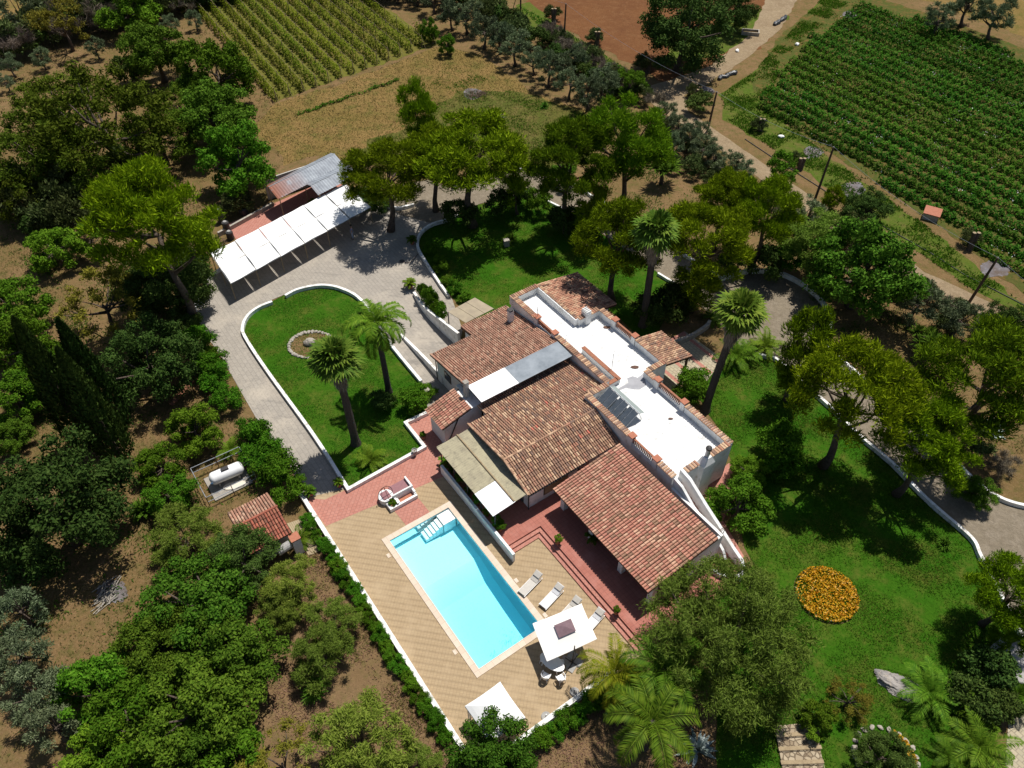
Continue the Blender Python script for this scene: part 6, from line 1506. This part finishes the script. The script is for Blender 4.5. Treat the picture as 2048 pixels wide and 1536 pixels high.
def person_():
    p = G(706, 478); r = thing('person', p, 'person in a lilac shirt and pale trousers standing at the edge of the carport shade', 'person', rz=R(200))
    sk = plain('skin', (.42, .26, .19)); sh = plain('lilac_shirt', (.30, .29, .42)); tr = plain('pale_trousers', (.42, .45, .58)); hr = plain('dark_hair', (.03, .022, .018))
    def skin(name, V_, E_, Rr, mat):
        me = bpy.data.meshes.new(name); me.from_pydata(V_, E_, []); me.materials.append(mat); o = bpy.data.objects.new(name, me); COL.objects.link(o); link_child(o, r, True)
        m = o.modifiers.new('skin', 'SKIN'); m.use_smooth_shade = True
        for i, q in enumerate(Rr): me.skin_vertices[0].data[i].radius = (q, q * .85)
        me.skin_vertices[0].data[0].use_root = True; o.modifiers.new('sub', 'SUBSURF').render_levels = 1
        return o
    Vb = [(0, 0, .95), (0, 0, 1.15), (0, 0, 1.38), (0, .0, 1.48), (.0, 0, 1.60), (.02, 0, 1.70), (0, .19, 1.40), (.02, .25, 1.14), (.12, .22, .92), (.15, .21, .84), (0, -.19, 1.40), (-.02, -.25, 1.13), (.06, -.26, .90), (.08, -.26, .82), (0, .1, .88), (.03, .11, .5), (-.02, .12, .09), (.14, .13, .05), (0, -.1, .88), (.0, -.11, .5), (-.04, -.12, .09), (.12, -.13, .05), (.1, -.02, 1.61)]
    Eb = [(0, 1), (1, 2), (2, 3), (3, 4), (4, 5), (2, 6), (6, 7), (7, 8), (8, 9), (2, 10), (10, 11), (11, 12), (12, 13), (0, 14), (14, 15), (15, 16), (16, 17), (0, 18), (18, 19), (19, 20), (20, 21)]
    Rb = [.14, .13, .15, .055, .09, .085, .055, .045, .035, .03, .055, .045, .035, .03, .085, .06, .045, .035, .085, .06, .045, .035]
    skin('body', Vb[:22], Eb, Rb, sk)
    skin('shirt', [Vb[0], Vb[1], Vb[2], (0, 0, 1.43), Vb[6], (.01, .23, 1.22), Vb[10], (-.01, -.23, 1.21)], [(0, 1), (1, 2), (2, 3), (2, 4), (4, 5), (2, 6), (6, 7)], [.165, .155, .175, .08, .075, .07, .075, .07], sh)
    skin('trousers', [(0, 0, .96), Vb[14], Vb[15], (-.02, .12, .14), Vb[18], Vb[19], (-.04, -.12, .14)], [(0, 1), (1, 2), (2, 3), (0, 4), (4, 5), (5, 6)], [.16, .10, .078, .07, .10, .078, .07], tr)
    MB().lathe([(.02, 1.60), (.088, 1.62), (.105, 1.70), (.08, 1.77), (.02, 1.79)], (-.01, 0, 0), 14).build('hair', hr, r, local=True, smooth=True)
    for s in (-1, 1): MB().box((.03, s * .12, .04), (.27, .10, .08)).build('shoe', m_dark, r, local=True, bevel=.03)
person_()
# ================================================================== things on the roof
so = thing('glazed_frame', W(2.2, 19.6, 3.3), 'lean-to frame of dark glazed panels standing on the white flat roof', 'frame')
for i in range(6):
    u0 = .75 + i * .56 + (.16 if i % 2 == 0 and i else 0) ; u1 = .75 + (i + 1) * .56 - .05
    mb = MB(); mb.hexa([W(u0, 19.0, 3.42), W(u1, 19.0, 3.42), W(u1, 20.25, 4.25), W(u0, 20.25, 4.25), W(u0, 18.97, 3.46), W(u1, 18.97, 3.46), W(u1, 20.22, 4.29), W(u0, 20.22, 4.29)]); mb.build('panel', m_glass, so)
mb = MB()
for i in range(0, 7, 1): u = .73 + i * .56; mb.tube([W(u, 18.95, 3.36), W(u, 20.3, 4.30)], .028, 6); mb.tube([W(u, 20.3, 4.3), W(u, 20.7, 3.32)], .022, 6)
mb.tube([W(.7, 20.3, 4.3), W(4.15, 20.3, 4.3)], .035, 6); mb.tube([W(.7, 18.98, 3.4), W(4.15, 18.98, 3.4)], .03, 6); mb.build('frame', m_galv, so)
m_pane = plain('greenish_pane', (.30, .34, .33), (.26, .30, .29), 2, .2, .5)
mb = MB(); mb.hexa([W(.72, 20.30, 4.22), W(4.12, 20.30, 4.22), W(4.12, 20.85, 4.0), W(.72, 20.85, 4.0), W(.72, 20.30, 4.25), W(4.12, 20.30, 4.25), W(4.12, 20.85, 4.03), W(.72, 20.85, 4.03)]); mb.build('top_pane', m_pane, so)
def antenna(u, v, z, h, lab, arms=5):
    a = thing('aerial', W(u, v, z), lab, 'aerial'); mb = MB(); mb.tube([(0, 0, 0), (0, 0, h)], .022, 6); mb.build('mast', m_galv, a, local=True)
    mb = MB(); mb.tube([(-.1, -.5, h * .92), (.1, .5, h * .92)], .012, 5)
    for i in range(arms): y = -.45 + .9 * i / max(1, arms - 1); l = .25 + .1 * i; mb.tube([(-l, y, h * .92), (l, y + .05, h * .92)], .008, 4)
    mb.build('crossbars', m_galv, a, local=True)
antenna(-1.1, 22.1, 3.312, 2.1, 'television aerial on the flat roof beside the brick-topped upstand'); antenna(-9.2, 20.65, 4.26, 1.1, 'small aerial on the parapet pier near the upper railing', 2); antenna(-5.6, 20.9, 3.312, 1.0, 'low bent aerial at the end of the upper railing', 3)
ac = thing('air_conditioner', W(-7.3, 11.55, 2.0), 'white air conditioner unit on the wall above the entrance roof', 'air conditioner')
MB().box((0, 0, .35), (.85, .32, .6), AU).build('casing', m_plastic, ac, local=True, bevel=.02); MB().tube([(.0, -.0, .35), tuple(V * -.175 + Vector((0, 0, .35)))], .2, 16).build('fan_grille', m_dark, ac, local=True)
# debris and stains lying on the flat roof
for x, y, z, a, b, lab in ((1214, 655, 3.312, .42, .2, 'brown broken tile left on the white flat roof near its widest part'), (1270, 735, 3.312, .42, .2, 'brown broken tile left on the flat roof by the porch parapet'), (1341, 838, 3.312, .22, .12, 'small dark fragment on the lower flat roof')):
    p = G(x, y, z); mb = MB(); mb.prism([(p.x + a * math.cos(w) * random.uniform(.7, 1), p.y + b * math.sin(w) * random.uniform(.7, 1)) for w in np.linspace(0, 6.283, 9)[:-1]], z + .003, z + .05); tag(mb.build('broken_tile', m_rust), lab, 'debris')
# ================================================================== rocks, beds, garden steps
def rock(p, sx, sy, sz, rz=0, mat=None, name='stone', sub=2, rough=.25):
    from mathutils import noise as nz_
    bm = bmesh.new(); bmesh.ops.create_icosphere(bm, subdivisions=sub, radius=1); ph = Vector((random.uniform(0, 90), random.uniform(0, 90), 0))
    for v in bm.verts:
        c = v.co.copy(); k = 1 + rough * (1.6 * nz_.noise(c * 1.3 + ph) + .8 * nz_.noise(c * 3.1 + ph) + (.5 * abs(nz_.noise(c * 6.3 + ph)) if sub > 2 else 0)); v.co = Vector((c.x * k * sx, c.y * k * sy, max(c.z * k, -.6) * sz))
    me = bpy.data.meshes.new(name); bm.to_mesh(me); bm.free(); me.materials.append(mat or m_stone); o = bpy.data.objects.new(name, me); COL.objects.link(o); o.location = p; o.rotation_euler = (0, 0, rz); return o
tag(rock(bedc + Vector((-.1, .15, .2)), .55, .45, .38, .3, m_stone, 'boulder', 3, .1), 'rounded pale boulder in the middle of the round planting bed', 'boulder')
st = [rock((0, 0, 0), .2, .14, .12, 0, m_stone) for _ in range(3)]
def ring(cx, cy, rx, ry, n, lab, grp, a0=0, a1=6.283, s=1.0):
    for i in range(n):
        w = a0 + (a1 - a0) * i / n; o = st[i % 3].copy(); COL.objects.link(o); o.location = (cx + rx * math.cos(w), cy + ry * math.sin(w), .08); o.rotation_euler = (0, 0, random.uniform(0, 6)); k = random.uniform(.8, 1.3) * s; o.scale = (k, k, k); tag(o, lab, 'edging stone', grp)
ring(bedc.x, bedc.y, 1.95, 1.7, 38, 'pale edging stone in the ring round the boulder bed on the palm lawn', 'edging stones of the boulder bed')
fb = G(1652, 1190); ring(fb.x, fb.y, 1.95, 1.95, 26, 'pale edging stone half hidden round the orange flower bed', 'edging stones of the flower bed', s=.6)
rb = G(1770, 1515); ring(rb.x, rb.y, 1.75, 1.7, 22, 'pale edging stone round the bush bed at the bottom of the lawn', 'edging stones of the bush bed', 0, 6.283, 1.1)
for o in st: bpy.data.objects.remove(o)
sheet('flower_bed_soil', [(fb.x + 2.15 * math.cos(w), fb.y + 2.15 * math.sin(w)) for w in np.linspace(0, 6.283, 25)[:-1]], .05, m_mulch, px=False)
poly = [Vector((fb.x + 2.1 * math.cos(w), fb.y + 2.1 * math.sin(w), 0)) for w in np.linspace(0, 6.283, 25)[:-1]]
fl = thing('flower_bed', fb, 'round bed of orange flowers on the right lawn', 'flower bed')
o = scatter('foliage', poly, 9000, .2, lf_bright, .1, .8, .4); adopt(o, fl); o = scatter('flowers', poly, 3600, .12, lf_flower, .26, -.4, .85, clump=-1.4); adopt(o, fl)
poly = [Vector((rb.x + 1.75 * math.cos(w) * k, rb.y + 1.75 * math.sin(w) * k, 0)) for w, k in [(x, 1) for x in np.linspace(-1.3, 1.0, 10)] + [(x, .72) for x in np.linspace(1.0, -1.3, 10)]]
tag(scatter('orange_flowers', poly, 500, .15, lf_flower, .2, -.4, .8), kind='stuff')
tag(rock(G(1797, 1372) + Vector((0, 0, .1)), 1.45, .66, .42, R(-32), m_rock, 'boulder', 5, .24), 'long grey boulder lying on the right lawn', 'boulder')
# steps of stone and timber
gs = thing('garden_steps', G(1590, 1490), 'garden steps of pale stones with timber edges at the bottom of the picture', 'steps')
qa, qb, qc, qd = G(1548, 1455), G(1630, 1448), G(1650, 1560), G(1568, 1560)
m_cob = NT('cobbles'); co = m_cob.co(True); vo = m_cob.new('ShaderNodeTexVoronoi'); vo.inputs['Scale'].default_value = 3.2; m_cob.link(co, vo.inputs['Vector']); vd = m_cob.new('ShaderNodeTexVoronoi', feature='DISTANCE_TO_EDGE'); vd.inputs['Scale'].default_value = 3.2; m_cob.link(co, vd.inputs['Vector'])
sx = m_cob.new('ShaderNodeSeparateColor'); m_cob.link(vo.outputs['Color'], sx.inputs[0]); ccol = m_cob.mix(sx.outputs[0], (.40, .33, .23), (.24, .18, .115)); mr = m_cob.new('ShaderNodeMapRange'); mr.inputs['From Max'].default_value = .12; m_cob.link(vd.outputs['Distance'], mr.inputs['Value']); ccol = m_cob.mix(mr.outputs[0], (.14, .10, .065), ccol); m_cob.bump(mr.outputs[0], .8, .05); m_cob = m_cob.done(ccol, .9)
for k in range(4):
    a, b = k / 4, (k + 1) / 4; z = .30 - k * .07; p = [qa.lerp(qd, a), qb.lerp(qc, a), qb.lerp(qc, b), qa.lerp(qd, b)]
    MB().prism(p, 0, z).build('tread', m_cob, gs)
    e0, e1 = qa.lerp(qd, b - .05), qb.lerp(qc, b - .05); c = (e0 + e1) / 2; d = e1 - e0; mb = MB(); mb.box((c.x, c.y, z - .0), (d.length + .1, .22, .12), math.atan2(d.y, d.x)); mb.build('timber_edge', m_plank, gs)
mb = MB(); mb.tube(smooth_line([G(1622, 1455, .1), G(1634, 1475, .05), G(1642, 1510, .05), G(1650, 1540, .05)]), .035, 6); tag(mb.build('garden_hose', plain('hose_green', (.30, .34, .16))), 'pale green hose beside the stone garden steps', 'hose')
sheet('stone_path', [(2018, 1440), (2030, 1400), (2060, 1420), (2080, 1560), (2010, 1560)], .036, m_crazy, .1)
cs_ = G(2030, 1330); ci = thing('round_basin', cs_, 'dark round water basin with a grey rim in the tree shade at the right edge', 'basin')
MB().lathe([(1.6, 0), (1.6, .7), (1.55, .75), (1.25, .75), (1.22, .55)], cs_, 28).build('rim', m_slab, ci); MB().lathe([(1.23, .5), (.01, .501)], cs_, 28).build('water', m_glass, ci)
# brick path edge near the gas tank, brick patches
mb = MB()
for i in range(9): p = G(345 + i * 5, 808 - i * 5.5); mb.box((p.x, p.y, .05), (.32, .4, .1), .8 + random.uniform(-.1, .1))
tag(mb.build('brick_edging', m_brick), 'broken line of red bricks on the ground left of the driveway', 'edging')
# ================================================================== poles and wires
PO = []
for (x, y, h, ln, lab) in ((1618, 432, 8.1, .25, 'tall wooden pole leaning beside the dirt road'), (1415, 262, 5.0, .2, 'short wooden pole by the dirt road fork'), (1938, 605, 5.2, .4, 'thin wooden pole near the right edge beside the dirt road'), (1127, 97, 6.2, .05, 'wooden pole rising from the dry canes'), (1041, 42, 6.0, .0, 'wooden pole with a stay at the top edge')):
    p = G(x, y); q = thing('utility_pole', p, lab, 'pole', 'wooden utility poles'); MB().tube([(0, 0, 0), (ln, 0, h)], [.15, .10], 10).build('pole', m_wood, q, local=True)
    MB().lathe([(.06, h), (.07, h + .08), (.03, h + .14)], (ln, 0, 0), 8).build('insulator', m_slab, q, local=True); PO.append(Vector((p.x + ln, p.y, h + .1)))
p = G(1034, 42); tag(MB().tube([(p.x - 1.2, p.y, 0), (p.x + .4, p.y, 5.2)], .06, 6).build('pole_stay', m_wood), 'slanting stay of the pole at the top edge', 'stay')
def wire(a, b, sag, lab):
    pts = [a.lerp(b, i / 16) - Vector((0, 0, 4 * sag * (i / 16) * (1 - i / 16))) for i in range(17)]; tag(MB().tube(pts, .012, 4).build('overhead_wire', m_galv), lab, 'wire')
wire(PO[1], PO[0], .6, 'overhead wire between the fork pole and the tall leaning pole'); wire(PO[3], PO[1], .8, 'overhead wire between the cane pole and the fork pole'); wire(PO[4], PO[3], .5, 'overhead wire between the two upper poles'); wire(PO[0], PO[2], .8, 'overhead wire from the tall leaning pole to the thin right pole'); wire(PO[2], PO[2] + (PO[2] - PO[0]), .8, 'overhead wire leaving at the right edge')
# ================================================================== things in the fields
p = G(1500, 68); tr_ = thing('stone_trough', p, 'pale rectangular stone trough on the field edge by the big dark tree', 'trough', rz=R(-12))
for c, d in (((0, -.62, .25), (2.6, .16, .5)), ((0, .62, .25), (2.6, .16, .5)), ((-1.22, 0, .25), (.16, 1.07, .5)), ((1.22, 0, .25), (.16, 1.07, .5))): MB().box(c, d).build('side', m_stone, tr_, local=True)
MB().box((0, 0, .11), (2.26, 1.06, .2)).build('floor', m_ground, tr_, local=True)
p = G(1860, 436); bx = thing('pump_box', p, 'small brick box with a sloping reddish lid at the edge of the crop field', 'box', rz=R(-30))
MB().hexa([(-.75, -.6, 0), (.75, -.6, 0), (.75, .6, 0), (-.75, .6, 0), (-.75, -.6, .7), (.75, -.6, .7), (.75, .6, .9), (-.75, .6, .9)]).build('wall', m_wallgrey, bx, local=True); MB().hexa([(-.85, -.7, .705), (.85, -.7, .705), (.85, .7, .92), (-.85, .7, .92), (-.85, -.7, .78), (.85, -.7, .78), (.85, .7, 1.0), (-.85, .7, 1.0)]).build('lid', m_terra, bx, local=True)
m_film = plain('black_plastic_film', (.02, .022, .025), (.045, .05, .055), 4, .35, .5, bump=.6, bscale=6)
for (x0, y0, x1, y1, w, lab) in ((1435, 160, 1470, 146, .4, 'roll of black plastic film beside the track to the ploughed field'), (1548, 52, 1572, 34, .4, 'dark heap of film at the side of the upper track')):
    a, b = G(x0, y0), G(x1, y1); n = 8; mb = MB(); mb.tube([a.lerp(b, i / n) + Vector((random.uniform(-.2, .2), random.uniform(-.2, .2), .15)) for i in range(n + 1)], [w * random.uniform(.5, 1) for _ in range(n + 1)], 8); tag(mb.build('plastic_film_roll', m_film), lab, 'plastic film')
for x, y, lab in ((1474, 103, 'white sack lying beside the upper track'), (1594, 90, 'small white stone on the grass by the crop field'), (1390, 95, 'small white bag near the big dark tree'), (1562, 275, 'small white stone at the lower field edge')):
    tag(rock(G(x, y) + Vector((0, 0, .12)), .42, .3, .24, random.uniform(0, 3), m_kerb, 'sack', 2, .15), lab, 'sack')
mb = MB(); mb.tube([G(1490, 278, .05), G(1550, 318, .05), G(1640, 375, .05), G(1700, 415, .05)], .05, 6); mb.tube([G(1700, 415, .05), G(1860, 505, .05), G(1930, 550, .05), G(2048, 610, .05)], .05, 6); tag(mb.build('irrigation_pipe', m_dark), 'black irrigation pipe along the upper side of the dirt road', 'pipe')
db = MB()
dc = G(955, 190)
for i in range(40):
    p = dc + Vector((random.uniform(-1.2, 1.2), random.uniform(-.8, .8), random.uniform(.03, .2))); a = random.uniform(0, 6.28); d = Vector((math.cos(a), math.sin(a), random.uniform(-.1, .2))) * random.uniform(.3, .8); db.tube([p - d, p + d], .03, 4)
tag(db.build('burnt_brushwood', m_wood), 'pile of cut branches on the mown field', 'brushwood')
db = MB(); dc = G(215, 1190)
for i in range(26):
    p = dc + Vector((random.uniform(-.5, .5), random.uniform(-.9, .9), random.uniform(.03, .2))); a = 1.3 + random.uniform(-.6, .6); d = Vector((math.cos(a), math.sin(a), random.uniform(-.1, .15))) * random.uniform(.4, .9); db.tube([p - d, p + d], .03, 4)
tag(db.build('branch_pile', m_stone), 'pile of bleached branches on the bare ground at the lower left', 'brushwood')

# ================================================================== clean up unused prototypes, camera, light
for k, L_ in PROTO.items():
    for e in L_:
        if not e[1]:
            for c in children_of(e[0]): bpy.data.objects.remove(c)
            bpy.data.objects.remove(e[0])
cam = bpy.data.cameras.new('camera'); co_ = bpy.data.objects.new('camera', cam); COL.objects.link(co_)
cam.sensor_width = 36; cam.lens = 36 * F_PX / 2048; cam.clip_end = 3000; cam.clip_start = .5
co_.location = (0, 0, HC); co_.rotation_euler = (math.pi / 2 - TH, 0, 0); S.camera = co_
SUN_EL, SUN_AZ = R(68), R(35)          # azimuth clockwise from +Y
sd = Vector((math.sin(SUN_AZ) * math.cos(SUN_EL), math.cos(SUN_AZ) * math.cos(SUN_EL), math.sin(SUN_EL)))
sl = bpy.data.lights.new('sun', 'SUN'); sl.energy = 5.0; sl.angle = R(.53); sl.color = (1, .96, .89)
so_ = bpy.data.objects.new('sun', sl); COL.objects.link(so_); so_.rotation_euler = (-sd).to_track_quat('-Z', 'Y').to_euler(); so_.location = (30, 40, 90)
w = bpy.data.worlds.new('World'); S.world = w; w.use_nodes = True
nt = w.node_tree; sk = nt.nodes.new('ShaderNodeTexSky'); sk.sky_type = 'NISHITA'; sk.sun_disc = False; sk.sun_elevation = SUN_EL; sk.sun_rotation = SUN_AZ
nt.links.new(sk.outputs[0], nt.nodes['Background'].inputs[0]); nt.nodes['Background'].inputs[1].default_value = .07
S.view_settings.view_transform = 'Standard'; S.view_settings.look = 'None'; S.view_settings.exposure = 0.12; S.view_settings.gamma = 1.0
S.cycles.max_bounces = 6; S.cycles.transparent_max_bounces = 12
